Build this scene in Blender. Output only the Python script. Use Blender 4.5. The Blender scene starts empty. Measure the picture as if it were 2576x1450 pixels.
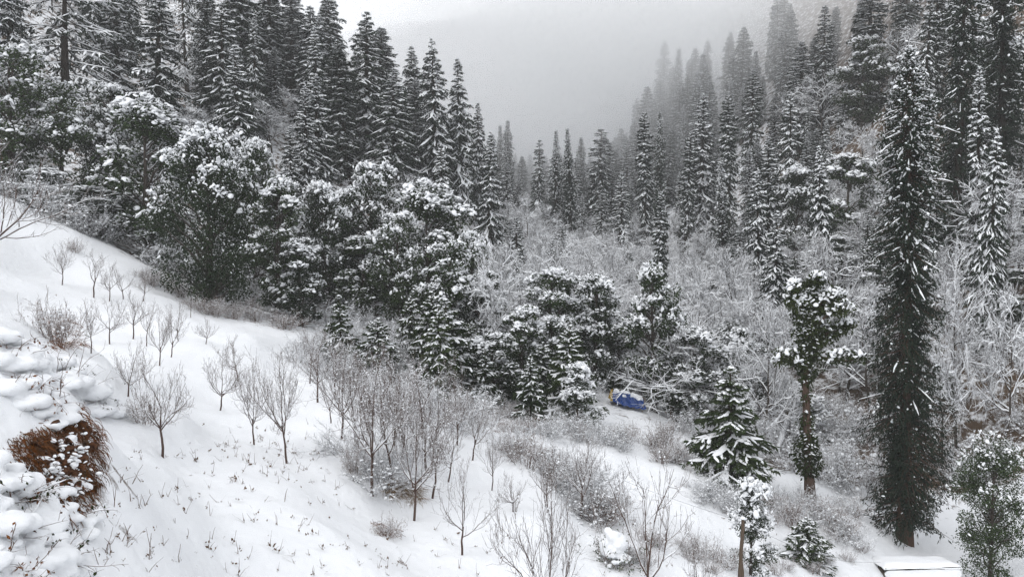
import bpy, math, random, time
import numpy as np
from mathutils import Vector
T0 = time.time()
sc = bpy.context.scene
COL = sc.collection
R = math.radians

# ------------------------------------------------------------------ camera
W_, H_, F_ = 1024.0, 576.0, 773.0
PITCH = math.atan((288.0 - 250.0) / F_)
cam = bpy.data.cameras.new('camera'); cam_o = bpy.data.objects.new('camera', cam); COL.objects.link(cam_o)
cam.sensor_width = 36.0; cam.lens = 36.0 * F_ / W_
cam.clip_start = 0.1; cam.clip_end = 3000.0
cam_o.location = (0, 0, 0); cam_o.rotation_euler = (R(90) - PITCH, 0, 0)
sc.camera = cam_o

# ------------------------------------------------------------------ sky, sun, exposure
wd = bpy.data.worlds.new('World'); sc.world = wd; wd.use_nodes = True
nt = wd.node_tree; nt.nodes.clear()
SUNROT = 225.0; OVERCAST = 0.6
sky = nt.nodes.new('ShaderNodeTexSky'); sky.sky_type = 'NISHITA'; sky.sun_disc = False
sky.sun_elevation = R(52); sky.sun_rotation = R(SUNROT); sky.altitude = 2200; sky.air_density = 1.0; sky.dust_density = 6.0; sky.ozone_density = 1.0
hs = nt.nodes.new('ShaderNodeHueSaturation'); hs.inputs['Saturation'].default_value = 0.14
bg = nt.nodes.new('ShaderNodeBackground'); bg.inputs['Strength'].default_value = 0.15
out = nt.nodes.new('ShaderNodeOutputWorld')
nt.links.new(sky.outputs[0], hs.inputs['Color']); ov = nt.nodes.new('ShaderNodeMix'); ov.data_type = 'RGBA'; ov.inputs['Factor'].default_value = OVERCAST      # even grey cloud deck over the clear sky
ov.inputs['B'].default_value = (2.95, 3.02, 3.12, 1.0); nt.links.new(hs.outputs[0], ov.inputs['A']); nt.links.new(ov.outputs['Result'], bg.inputs[0]); nt.links.new(bg.outputs[0], out.inputs[0])
sl = bpy.data.lights.new('sun', 'SUN'); sl.energy = 0.5; sl.angle = R(60); sl.color = (1.0, 0.98, 0.95)
so = bpy.data.objects.new('sun', sl); COL.objects.link(so); so.rotation_euler = (-R(38), 0, -R(SUNROT))
sc.view_settings.view_transform = 'Standard'; sc.view_settings.look = 'None'
sc.view_settings.exposure = 1.36; sc.view_settings.gamma = 1.0
sc.render.engine = 'CYCLES'
cy = sc.cycles
cy.max_bounces = 10; cy.diffuse_bounces = 2; cy.glossy_bounces = 1; cy.transmission_bounces = 1; cy.volume_bounces = 9; cy.transparent_max_bounces = 4
cy.caustics_reflective = False; cy.caustics_refractive = False
cy.use_denoising = True
try:
    cy.denoiser = 'OPENIMAGEDENOISE'; cy.denoising_input_passes = 'RGB_ALBEDO_NORMAL'; cy.denoising_prefilter = 'FAST'; cy.denoising_quality = 'BALANCED'
except Exception: pass
cy.use_adaptive_sampling = True; cy.adaptive_threshold = 0.02; cy.adaptive_min_samples = 16
cy.use_light_tree = False

# ------------------------------------------------------------------ small helpers
def P(px, py, d):
    """point seen at pixel (px,py) of the 1024-wide picture at depth d (metres along the view axis)"""
    u, v = (px - 512.0) / F_, (288.0 - py) / F_
    c, s = math.cos(PITCH), math.sin(PITCH)
    return np.array([u * d, d * (c + v * s), d * (v * c - s)])
def proj(x, y, z):
    c, s = math.cos(PITCH), math.sin(PITCH)
    d = y * c - z * s; v = (y * s + z * c) / d
    return 512 + F_ * x / d, 288 - F_ * v, d
S_ = 1024.0 / 2576.0          # the photograph was measured at 2576 px wide

def vnoise(x, y, seed=0):
    xi = np.floor(x).astype(np.int64); yi = np.floor(y).astype(np.int64)
    fx = x - xi; fy = y - yi
    fx = fx * fx * (3 - 2 * fx); fy = fy * fy * (3 - 2 * fy)
    def h(i, j):
        n = (i * 374761393 + j * 668265263 + seed * 1442695041) & 0x7fffffff
        n = ((n ^ (n >> 13)) * 1274126177) & 0x7fffffff
        return ((n ^ (n >> 16)) & 0xffff) / 65535.0
    a = h(xi, yi); b = h(xi + 1, yi); c = h(xi, yi + 1); d = h(xi + 1, yi + 1)
    return (a + (b - a) * fx) * (1 - fy) + (c + (d - c) * fx) * fy - 0.5
def fbm(x, y, seed=0, o=4):
    r = 0; a = 1.0
    for i in range(o):
        r = r + a * vnoise(x, y, seed + i * 17); x = x * 2.03 + 11.3; y = y * 2.03 + 7.7; a *= 0.5
    return r

class MB:
    def __init__(self): self.v = []; self.f = []; self.m = []; self.n = 0
    def add(self, v, f, mat=0):
        v = np.asarray(v, dtype=np.float32).reshape(-1, 3); f = np.asarray(f, dtype=np.int64).reshape(-1, 3)
        if not len(v) or not len(f): return
        self.v.append(v); self.f.append(f + self.n); self.m.append(np.full(len(f), mat, dtype=np.int32)); self.n += len(v)
    def mesh(self, name, mats, smooth=True):
        me = bpy.data.meshes.new(name)
        v = np.concatenate(self.v); f = np.concatenate(self.f); m = np.concatenate(self.m)
        me.vertices.add(len(v)); me.vertices.foreach_set('co', v.ravel())
        me.loops.add(len(f) * 3); me.loops.foreach_set('vertex_index', f.ravel().astype(np.int32))
        me.polygons.add(len(f)); me.polygons.foreach_set('loop_start', np.arange(0, len(f) * 3, 3, dtype=np.int32))
        me.polygons.foreach_set('loop_total', np.full(len(f), 3, dtype=np.int32))
        me.polygons.foreach_set('material_index', m)
        me.polygons.foreach_set('use_smooth', np.full(len(f), smooth))
        for k in (mats if isinstance(mats, (list, tuple)) else [mats]): me.materials.append(k)
        me.update(calc_edges=True)
        return me
    def obj(self, name, mats, parent=None, smooth=True):
        o = bpy.data.objects.new(name, self.mesh(name, mats, smooth)); COL.objects.link(o)
        if parent is not None: o.parent = parent
        return o

def norm(a): return a / np.maximum(np.linalg.norm(a, axis=-1, keepdims=True), 1e-9)
def frame(d):
    """orthonormal side, up for directions d (N,3)"""
    ref = np.where(np.abs(d[:, 2:3]) > 0.95, np.array([[1.0, 0, 0]]), np.array([[0, 0, 1.0]]))
    s = norm(np.cross(d, ref)); return s, np.cross(s, d)
def stamp(mb, tv, tf, pos, bx, by, bz, mat=0):
    """copies of template (tv,tf) at pos with basis vectors bx,by,bz (N,3)"""
    N = len(pos)
    if not N: return
    v = pos[:, None, :] + tv[None, :, 0:1] * bx[:, None, :] + tv[None, :, 1:2] * by[:, None, :] + tv[None, :, 2:3] * bz[:, None, :]
    f = tf[None] + (np.arange(N) * len(tv))[:, None, None]
    mb.add(v, f, mat)
def tubes(mb, PP, RR, n, mat=0):
    N, k, _ = PP.shape
    if not N: return
    d = np.gradient(PP, axis=1); d = norm(d)
    s, u = frame(d.reshape(-1, 3)); s = s.reshape(N, k, 1, 3); u = u.reshape(N, k, 1, 3)
    a = (np.arange(n) * 2 * np.pi / n + np.pi / 2)[None, None, :, None]
    v = PP[:, :, None, :] + RR[:, :, None, None] * (np.cos(a) * s + np.sin(a) * u)
    i, j = np.meshgrid(np.arange(k - 1), np.arange(n), indexing='ij')
    A = i * n + j; B = i * n + (j + 1) % n; C = A + n; D = B + n
    f = np.concatenate([np.stack([A, B, D], -1).reshape(-1, 3), np.stack([A, D, C], -1).reshape(-1, 3)])
    mb.add(v, f[None] + (np.arange(N) * k * n)[:, None, None], mat)
def ridges(mb, PP, Wd, Ht, rng, mat=0):
    """snow lying along polylines: an arched strip, lumpy in width and height"""
    N, k, _ = PP.shape
    if not N: return
    d = norm(np.gradient(PP, axis=1)); s, u = frame(d.reshape(-1, 3)); s = s.reshape(N, k, 3)
    w = Wd * rng.uniform(0.55, 1.35, (N, k)); h = Ht * rng.uniform(0.6, 1.3, (N, k))
    w[:, -1] *= 0.35; w[:, 0] *= 0.5; h[:, -1] *= 0.4
    z = np.array([0, 0, 1.0])
    L = PP - s * w[..., None]; Rr = PP + s * w[..., None]
    TL = PP - s * (w * .55)[..., None] + z * (h * .85)[..., None]; TR = PP + s * (w * .55)[..., None] + z * h[..., None]
    L = L - z * (0.15 * h)[..., None]; Rr = Rr - z * (0.15 * h)[..., None]
    v = np.stack([L, TL, TR, Rr], 2); n = 4
    i, j = np.meshgrid(np.arange(k - 1), np.arange(n - 1), indexing='ij')
    A = i * n + j; B = A + 1; C = A + n; D = B + n
    f = np.concatenate([np.stack([A, B, D], -1).reshape(-1, 3), np.stack([A, D, C], -1).reshape(-1, 3)])
    mb.add(v, f[None] + (np.arange(N) * k * n)[:, None, None], mat)
def polys(start, d, length, k, up, wig, rng):
    N = len(start); pts = [start]; d = norm(d)
    up = np.broadcast_to(np.asarray(up, float), (N,))
    for i in range(k - 1):
        d = norm(d + np.array([0, 0, 1.0]) * (up / (k - 1))[:, None] + rng.normal(0, 1, (N, 3)) * wig / math.sqrt(k - 1))
        pts.append(pts[-1] + d * (length / (k - 1))[:, None])
    return np.stack(pts, 1)
def kids(PP, RR, m, s0, s1, ang, rng, angj=0.25):
    """m children on each polyline: start, direction, s, parent radius there, parent index"""
    N, k, _ = PP.shape
    s = s0 + (s1 - s0) * (np.arange(m)[None] + rng.uniform(0, 1, (N, m))) / m
    idx = np.repeat(np.arange(N), m); s = s.ravel()
    t = s * (k - 1); i = np.clip(t.astype(int), 0, k - 2); fr = (t - i)[:, None]
    a = PP[idx, i]; b = PP[idx, i + 1]
    pos = a + (b - a) * fr; tan = norm(b - a)
    r = RR[idx, i] * (1 - fr[:, 0]) + RR[idx, i + 1] * fr[:, 0]
    sd, u = frame(tan); az = rng.uniform(0, 2 * np.pi, len(s))[:, None]
    an = (ang + rng.normal(0, angj, len(s)))[:, None]
    d = np.cos(an) * tan + np.sin(an) * (np.cos(az) * sd + np.sin(az) * u)
    return pos, d, s, r, idx
def taper(r0, r1, k): return r0[:, None] + (r1 - r0)[:, None] * np.linspace(0, 1, k)[None]

# small templates
LEAF_V = np.array([[0, 0, 0], [.5, -.45, 0.06], [0, -1, 0], [-.5, -.5, 0.06]], float)
LEAF_F = np.array([[0, 1, 2], [0, 2, 3]])
def blob_template():
    v = []; n = 5
    for r, z, o in ((0.92, -0.22, 0), (1.0, 0.2, .5), (0.62, 0.62, 0)):
        for j in range(n):
            a = 2 * math.pi * (j + o) / n; v.append((r * math.cos(a), r * math.sin(a), z))
    v.append((0, 0, 0.8)); f = []
    for i in range(2):
        for j in range(n):
            A = i * n + j; B = i * n + (j + 1) % n; C = A + n; D = B + n
            if i == 0: f += [(A, B, C), (B, D, C)]
            else: f += [(A, B, D), (A, D, C)]
    for j in range(n): f.append((2 * n + j, 2 * n + (j + 1) % n, 3 * n))
    return np.array(v, float), np.array(f)
BLOB_V, BLOB_F = blob_template()
def blobs(mb, pos, r, rng, flat=0.6, mat=0, tilt=0.25):
    N = len(pos)
    if not N: return
    a = rng.uniform(0, 2 * np.pi, N); r = np.broadcast_to(np.asarray(r, float), (N,))
    sx = (r * rng.uniform(0.75, 1.4, N))[:, None]; sy = (r * rng.uniform(0.7, 1.1, N))[:, None]
    tx = rng.normal(0, tilt, N); ty = rng.normal(0, tilt, N)
    bx = np.stack([np.cos(a), np.sin(a), tx], 1) * sx; by = np.stack([-np.sin(a), np.cos(a), ty], 1) * sy
    bz = np.stack([rng.normal(0, .1, N), rng.normal(0, .1, N), np.ones(N)], 1) * (r * flat * rng.uniform(0.7, 1.3, N))[:, None]
    stamp(mb, BLOB_V, BLOB_F, pos, bx, by, bz, mat)
def leaves(mb, pos, axis, length, width, rng, mat=0):
    """leaf or needle blades: pointing along axis, random roll"""
    N = len(pos)
    if not N: return
    d = norm(axis); s, u = frame(d); a = rng.uniform(0, np.pi, N)[:, None]
    side = np.cos(a) * s + np.sin(a) * u; nor = np.cross(side, d)
    length = np.broadcast_to(np.asarray(length, float), (N,))[:, None]; width = np.broadcast_to(np.asarray(width, float), (N,))[:, None]
    stamp(mb, LEAF_V, LEAF_F, pos, side * width, -d * length, nor * length, mat)

# ------------------------------------------------------------------ materials
def mat(name):
    m = bpy.data.materials.new(name); m.use_nodes = True
    n = m.node_tree.nodes; b = n['Principled BSDF']
    try: b.inputs['Specular IOR Level'].default_value = 0.15
    except Exception: pass
    return m, n, m.node_tree.links, b
SNOWC = (0.755, 0.77, 0.79, 1)
def m_snow(name, bump=0.0, scale=3.0):
    m, n, l, b = mat(name); b.inputs['Base Color'].default_value = SNOWC; b.inputs['Roughness'].default_value = 0.65
    if bump:
        t = n.new('ShaderNodeTexNoise'); t.inputs['Scale'].default_value = scale; t.inputs['Detail'].default_value = 5
        tc = n.new('ShaderNodeTexCoord'); bp = n.new('ShaderNodeBump'); bp.inputs['Strength'].default_value = bump; bp.inputs['Distance'].default_value = 0.05
        l.new(tc.outputs['Object'], t.inputs['Vector']); l.new(t.outputs['Fac'], bp.inputs['Height']); l.new(bp.outputs[0], b.inputs['Normal'])
    return m
def m_foliage(name, c1, c2, rough=0.6, scale=0.6):
    """two-tone foliage: clumps of slightly different hue and a shift from tree to tree"""
    m, n, l, b = mat(name); b.inputs['Roughness'].default_value = rough; b.inputs['Specular IOR Level'].default_value = 0.0
    tc = n.new('ShaderNodeTexCoord'); t = n.new('ShaderNodeTexNoise'); t.inputs['Scale'].default_value = scale; t.inputs['Detail'].default_value = 4
    oi = n.new('ShaderNodeObjectInfo'); mx = n.new('ShaderNodeMix'); mx.data_type = 'RGBA'
    ad = n.new('ShaderNodeMath'); ad.operation = 'MULTIPLY_ADD'; ad.inputs[1].default_value = 0.5; 
    mr = n.new('ShaderNodeMapRange'); mr.inputs[1].default_value = 0.35; mr.inputs[2].default_value = 0.95
    l.new(tc.outputs['Object'], t.inputs['Vector']); l.new(oi.outputs['Random'], ad.inputs[0]); l.new(t.outputs['Fac'], ad.inputs[2])
    l.new(ad.outputs[0], mr.inputs[0]); l.new(mr.outputs[0], mx.inputs['Factor'])
    mx.inputs['A'].default_value = c1 + (1,); mx.inputs['B'].default_value = c2 + (1,)
    l.new(mx.outputs['Result'], b.inputs['Base Color'])
    return m
def m_bark(name, c1, c2, lo=0.15, hi=0.55, scale=6.0, jit=0.5):
    """bark with snow lying on whatever faces up"""
    m, n, l, b = mat(name); b.inputs['Roughness'].default_value = 0.8
    tc = n.new('ShaderNodeTexCoord'); t = n.new('ShaderNodeTexNoise'); t.inputs['Scale'].default_value = scale; t.inputs['Detail'].default_value = 5
    l.new(tc.outputs['Object'], t.inputs['Vector'])
    mx = n.new('ShaderNodeMix'); mx.data_type = 'RGBA'; mx.inputs['A'].default_value = c1 + (1,); mx.inputs['B'].default_value = c2 + (1,)
    l.new(t.outputs['Fac'], mx.inputs['Factor'])
    g = n.new('ShaderNodeNewGeometry'); sp = n.new('ShaderNodeSeparateXYZ'); l.new(g.outputs['Normal'], sp.inputs[0])
    t2 = n.new('ShaderNodeTexNoise'); t2.inputs['Scale'].default_value = scale * 0.6; t2.inputs['Detail'].default_value = 3; l.new(tc.outputs['Object'], t2.inputs['Vector'])
    ma = n.new('ShaderNodeMath'); ma.operation = 'MULTIPLY_ADD'; ma.inputs[1].default_value = jit * 2; l.new(t2.outputs['Fac'], ma.inputs[0])
    sb = n.new('ShaderNodeMath'); sb.operation = 'SUBTRACT'; sb.inputs[1].default_value = jit; l.new(sp.outputs['Z'], sb.inputs[0]); l.new(sb.outputs[0], ma.inputs[2])
    mr = n.new('ShaderNodeMapRange'); mr.inputs[1].default_value = lo; mr.inputs[2].default_value = hi; l.new(ma.outputs[0], mr.inputs[0])
    m2 = n.new('ShaderNodeMix'); m2.data_type = 'RGBA'; l.new(mr.outputs[0], m2.inputs['Factor']); l.new(mx.outputs['Result'], m2.inputs['A']); m2.inputs['B'].default_value = SNOWC
    l.new(m2.outputs['Result'], b.inputs['Base Color'])
    return m
M = {}
M['snow'] = m_snow('snow_load', 0.3, 6.0)
M['pillow'] = m_snow('snow_pillow', 0.25, 5.0)
M['needle'] = m_foliage('fir_needles', (0.009, 0.015, 0.012), (0.024, 0.034, 0.023))
M['needle_olive'] = m_foliage('spruce_needles', (0.016, 0.026, 0.014), (0.042, 0.058, 0.024))
M['oak'] = m_foliage('oak_leaves', (0.014, 0.022, 0.012), (0.040, 0.058, 0.026), 0.6)
M['ivy'] = m_foliage('ivy_leaves', (0.012, 0.019, 0.008), (0.034, 0.044, 0.016), 0.6)
M['bark'] = m_bark('dark_bark', (0.030, 0.024, 0.020), (0.075, 0.060, 0.050), 0.45, 0.8)
M['bark_red'] = m_bark('reddish_bark', (0.035, 0.024, 0.018), (0.100, 0.062, 0.046), 0.5, 0.85)
M['bough'] = m_foliage('bare_boughs', (0.018, 0.014, 0.012), (0.045, 0.033, 0.026), 0.8)
M['bough_red'] = m_foliage('reddish_boughs', (0.028, 0.019, 0.015), (0.075, 0.046, 0.035), 0.8)
M['twig'] = m_bark('snowy_twigs', (0.026, 0.022, 0.021), (0.065, 0.055, 0.052), -0.18, 0.20, 3.0, 0.35)
M['orchard'] = m_bark('fruit_tree_bark', (0.045, 0.030, 0.026), (0.120, 0.078, 0.062), 0.30, 0.60, 5.0, 0.5)
M['stem'] = m_bark('bramble_stems', (0.065, 0.035, 0.024), (0.150, 0.085, 0.055), 0.25, 0.6, 5.0, 0.5)
M['straw'] = m_foliage('dead_grass', (0.045, 0.018, 0.009), (0.17, 0.066, 0.024), 0.8, 2.0)
M['dry'] = m_foliage('dry_leaves', (0.050, 0.030, 0.020), (0.12, 0.070, 0.040), 0.8, 2.0)
M['straw_pale'] = m_foliage('pale_dead_grass', (0.16, 0.10, 0.05), (0.32, 0.22, 0.12), 0.8, 2.0)

# ------------------------------------------------------------------ the land: a height field through surveyed points
CP = [  # px, py, depth (1024-wide picture)
 # orchard slope
 (461,553,24),(285,463,27),(163,456,22),(254,445,29),(219,410,33),(412,520,25),(492,490,28),(91,353,38),(207,342,43),
 (95,299,52),(61,283,55),(146,303,54),(208,306,60),(0,206,60),(40,228,60),(85,240,62),(140,272,62),(290,335,56),
 (200,576,14.5),(300,576,16.5),(400,576,18.5),(500,576,21.5),(620,565,26),(200,500,18),(300,500,22),(380,470,27),(420,440,32),(350,400,38),
 (250,375,39),(150,400,29),(120,430,22),(180,330,46),
 # terrace edge and second slope
 (520,465,33),(600,508,30.5),(690,548,29.5),(560,470,37),(640,500,37),(740,560,33),
 (610,445,45),(680,458,46),(760,480,45),(809,500,45),(860,530,43),(700,490,41),(760,520,40),(880,576,38),(820,560,38),
 (918,556,44),(1000,576,42),(1024,500,48),
 # stream
 (840,462,58),(870,480,54),(770,428,68),(700,400,76),(650,378,84),
 # middle ground
 (500,405,52),(440,398,49),(530,425,46),(600,412,54),(627,406,60),(330,372,50),(380,388,47),(400,362,56),(480,370,62),(560,380,66),
 # gully behind the orchard ridge
 (300,305,76),(400,315,78),(200,275,74),(100,235,74),(470,330,80),
 # left hill
 (20,200,80),(60,190,88),(200,200,100),(300,215,105),(400,225,118),(470,240,128),(100,110,112),(200,70,135),(300,90,150),(340,95,180),
 (0,20,115),(400,145,172),(450,190,168),(492,228,178),(0,100,98),(250,20,185),(150,0,170),
 (320,100,230),(420,190,250),(100,-60,260),
 # right hill
 (1000,330,68),(1000,440,58),(900,405,66),(1024,250,80),(1024,120,102),(1024,0,125),(900,300,88),(900,200,112),(900,100,142),(900,10,175),
 (850,260,112),(800,310,98),(740,355,86),(740,260,135),(740,160,190),(720,60,260),(660,110,290),(650,210,220),(680,290,130),(800,200,145),(800,90,195),
 # valley going up into the mist
 (600,335,100),(565,285,140),(545,240,200),(525,205,300),(600,240,205),(620,190,280),(500,215,240),
 (520,92,520),(470,120,540),(590,70,540),(650,20,520),(400,80,560),
 # bank at lower left
 (10,352,14),(60,368,13.6),(92,392,13),(104,420,12.4),(112,470,12.0),(96,530,11.0),(40,560,9.0),(0,470,9.6),(30,440,11.4),(0,560,8.0),(60,576,10.0),(120,520,13.2),(120,380,24),(60,335,27),(20,330,30),
]
cp = np.array([P(*c) for c in CP])
cp = np.concatenate([cp, np.array([[0,0,-5.2],[-12,2,1.0],[12,4,-9.0],[-30,-20,8],[0,-30,2],[40,-20,-14],[30,15,-16],[50,30,-18],
    [-80,30,22],[-80,-20,26],[-140,90,60],[-160,200,110],[80,40,-8],[120,60,30],[140,140,80],[160,250,130],[100,0,-10],[-100,300,90],[100,400,130],[250,400,190],[-200,500,190],[0,640,150],[200,600,190]])])
def warp(x, y):
    rho = np.sqrt(x * x + y * y) + 1e-6; k = np.log1p(rho / 18.0) * 18.0 / rho
    return x * k, y * k
_wx, _wy = warp(cp[:, 0], cp[:, 1]); _C = 1.2
def _phi(r2): return np.sqrt(r2 + _C * _C)
_n = len(cp)
_A = np.zeros((_n + 3, _n + 3)); _A[:_n, :_n] = -_phi((_wx[:, None] - _wx) ** 2 + (_wy[:, None] - _wy) ** 2)
_A[:_n, :_n] += np.eye(_n) * 0.12
_A[:_n, _n] = 1; _A[:_n, _n + 1] = _wx; _A[:_n, _n + 2] = _wy; _A[_n:, :_n] = _A[:_n, _n:].T
_w = np.linalg.solve(_A, np.concatenate([cp[:, 2], np.zeros(3)]))
def hz(x, y):
    x = np.atleast_1d(np.asarray(x, float)); y = np.atleast_1d(np.asarray(y, float)); o = np.empty(len(x))
    for i in range(0, len(x), 20000):
        a, b = warp(x[i:i + 20000], y[i:i + 20000])
        o[i:i + 20000] = -_phi((a[:, None] - _wx) ** 2 + (b[:, None] - _wy) ** 2) @ _w[:_n] + _w[_n] + _w[_n + 1] * a + _w[_n + 2] * b
    rho = np.sqrt(x * x + y * y); far = np.clip((rho - 45) / 60, 0, 1)
    w_ = np.clip((rho - 15) / 6, 0, 1) * np.clip((62 - rho) / 8, 0, 1) * np.clip((12 - x) / 6, 0, 1)      # old terraces under the orchard snow
    ph = (o + 1.1 * vnoise(x / 7.0, y / 7.0, 41)) / 1.7; ph = ph - np.floor(ph); t_ = np.clip((ph - .15) / .5, 0, 1); o = o + w_ * .62 * (t_ * t_ * (3 - 2 * t_) - ph)
    o += fbm(x / 5.0, y / 5.0, 3, 3) * 0.46 * (1 + 2 * far) + fbm(x / 1.3, y / 1.3, 9, 3) * 0.20 + fbm(x / 0.4, y / 0.4, 21, 2) * 0.025 * (1 - far)
    return o
def gz(x, y): return float(hz(x, y)[0])
def on_ground(px, py, d0=6.0, d1=700.0):
    ds = np.exp(np.linspace(math.log(d0), math.log(d1), 900)); u, v = (px - 512.0) / F_, (288.0 - py) / F_; c, s = math.cos(PITCH), math.sin(PITCH); pts = ds[:, None] * np.array([u, c + v * s, v * c - s])
    below = pts[:, 2] <= hz(pts[:, 0], pts[:, 1])
    i = int(np.argmax(below))
    return (pts[i], ds[i]) if below[i] else (pts[-1], ds[-1])
def lattice(lo, hi, c, k, du):
    a = math.asinh((lo - c) / k); b = math.asinh((hi - c) / k); n = int((b - a) / du)
    return c + k * np.sinh(np.linspace(a, b, n))
gx = lattice(-420, 520, -3, 14, 0.0195); gy = lattice(-60, 760, 17, 14, 0.0195)
X, Y = np.meshgrid(gx, gy, indexing='ij'); Z = hz(X.ravel(), Y.ravel())
gm = MB(); nx, ny = len(gx), len(gy)
i, j = np.meshgrid(np.arange(nx - 1), np.arange(ny - 1), indexing='ij'); A = i * ny + j; B = A + ny; C = B + 1; D = A + 1
gm.add(np.stack([X.ravel(), Y.ravel(), Z], 1), np.concatenate([np.stack([A, B, C], -1).reshape(-1, 3), np.stack([A, C, D], -1).reshape(-1, 3)]))
m, n, l, b = mat('snow_ground'); b.inputs['Roughness'].default_value = 0.7
tc = n.new('ShaderNodeTexCoord'); at = n.new('ShaderNodeAttribute'); at.attribute_name = 'litter'
t1 = n.new('ShaderNodeTexNoise'); t1.inputs['Scale'].default_value = 0.9; t1.inputs['Detail'].default_value = 8; t1.inputs['Roughness'].default_value = 0.72
t2 = n.new('ShaderNodeTexNoise'); t2.inputs['Scale'].default_value = 3.0; t2.inputs['Detail'].default_value = 6
l.new(tc.outputs['Object'], t1.inputs['Vector']); l.new(tc.outputs['Object'], t2.inputs['Vector'])
ad = n.new('ShaderNodeMath'); ad.operation = 'ADD'; l.new(t1.outputs['Fac'], ad.inputs[0]); l.new(at.outputs['Fac'], ad.inputs[1])
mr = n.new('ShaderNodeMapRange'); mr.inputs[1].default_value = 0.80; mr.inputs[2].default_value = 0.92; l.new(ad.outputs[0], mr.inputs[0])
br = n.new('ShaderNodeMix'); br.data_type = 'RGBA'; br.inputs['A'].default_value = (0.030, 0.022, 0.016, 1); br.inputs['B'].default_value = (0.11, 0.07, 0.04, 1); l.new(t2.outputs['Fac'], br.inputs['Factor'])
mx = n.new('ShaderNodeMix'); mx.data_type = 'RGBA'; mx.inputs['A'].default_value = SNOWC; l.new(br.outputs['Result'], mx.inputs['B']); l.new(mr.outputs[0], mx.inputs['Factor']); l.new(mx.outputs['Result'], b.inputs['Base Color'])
bp = n.new('ShaderNodeBump'); bp.inputs['Strength'].default_value = 0.7; bp.inputs['Distance'].default_value = 0.10; l.new(t2.outputs['Fac'], bp.inputs['Height']); l.new(bp.outputs[0], b.inputs['Normal'])
ground = gm.obj('ground', m); ground['kind'] = 'structure'; ground['label'] = 'snow covered hillside and valley floor'
# where soil and leaf litter show through: under the woods, not on the open orchard
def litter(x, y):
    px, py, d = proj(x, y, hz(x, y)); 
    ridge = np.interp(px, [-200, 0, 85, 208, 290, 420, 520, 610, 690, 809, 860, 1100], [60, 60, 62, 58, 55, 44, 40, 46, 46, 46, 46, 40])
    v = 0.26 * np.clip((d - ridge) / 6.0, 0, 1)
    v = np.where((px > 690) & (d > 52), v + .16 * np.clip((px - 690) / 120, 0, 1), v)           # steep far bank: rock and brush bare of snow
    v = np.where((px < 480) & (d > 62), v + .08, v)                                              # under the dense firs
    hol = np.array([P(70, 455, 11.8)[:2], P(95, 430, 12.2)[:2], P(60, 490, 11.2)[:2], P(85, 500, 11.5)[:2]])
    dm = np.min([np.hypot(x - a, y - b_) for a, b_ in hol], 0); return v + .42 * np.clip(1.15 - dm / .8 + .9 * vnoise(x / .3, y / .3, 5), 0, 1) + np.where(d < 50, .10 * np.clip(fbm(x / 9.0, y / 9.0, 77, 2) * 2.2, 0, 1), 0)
lt = litter(X.ravel(), Y.ravel())
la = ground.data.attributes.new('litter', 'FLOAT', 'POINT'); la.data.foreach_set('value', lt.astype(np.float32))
print('terrain', time.time() - T0)

# ------------------------------------------------------------------ tree kinds (each built once per variety, then copied)
def empty(name):
    o = bpy.data.objects.new(name, None); COL.objects.link(o); o.empty_display_size = 0.2; return o
PROTO = {}
class Proto:      # parts: list of (part name, mesh); nominal height and half width
    def __init__(self, name, cat, parts, H, Rr): self.name, self.cat, self.parts, self.H, self.R = name, cat, parts, H, Rr
def trunk_mesh(mb, H, r0, r1, rng, lean=0.02, k=9, n=7):
    t = np.linspace(0, 1, k); p = np.zeros((1, k, 3)); p[0, :, 2] = t * H - 0.6 * (t == 0)
    p[0, :, :2] = np.cumsum(rng.normal(0, lean * H / k, (k, 2)), 0); p[0, 0, :2] = p[0, 1, :2]
    r = (r0 + (r1 - r0) * t) [None] * rng.uniform(0.93, 1.07, (1, k)); r[0, 0] *= 1.35
    tubes(mb, p, r, n); return p, r

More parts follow.
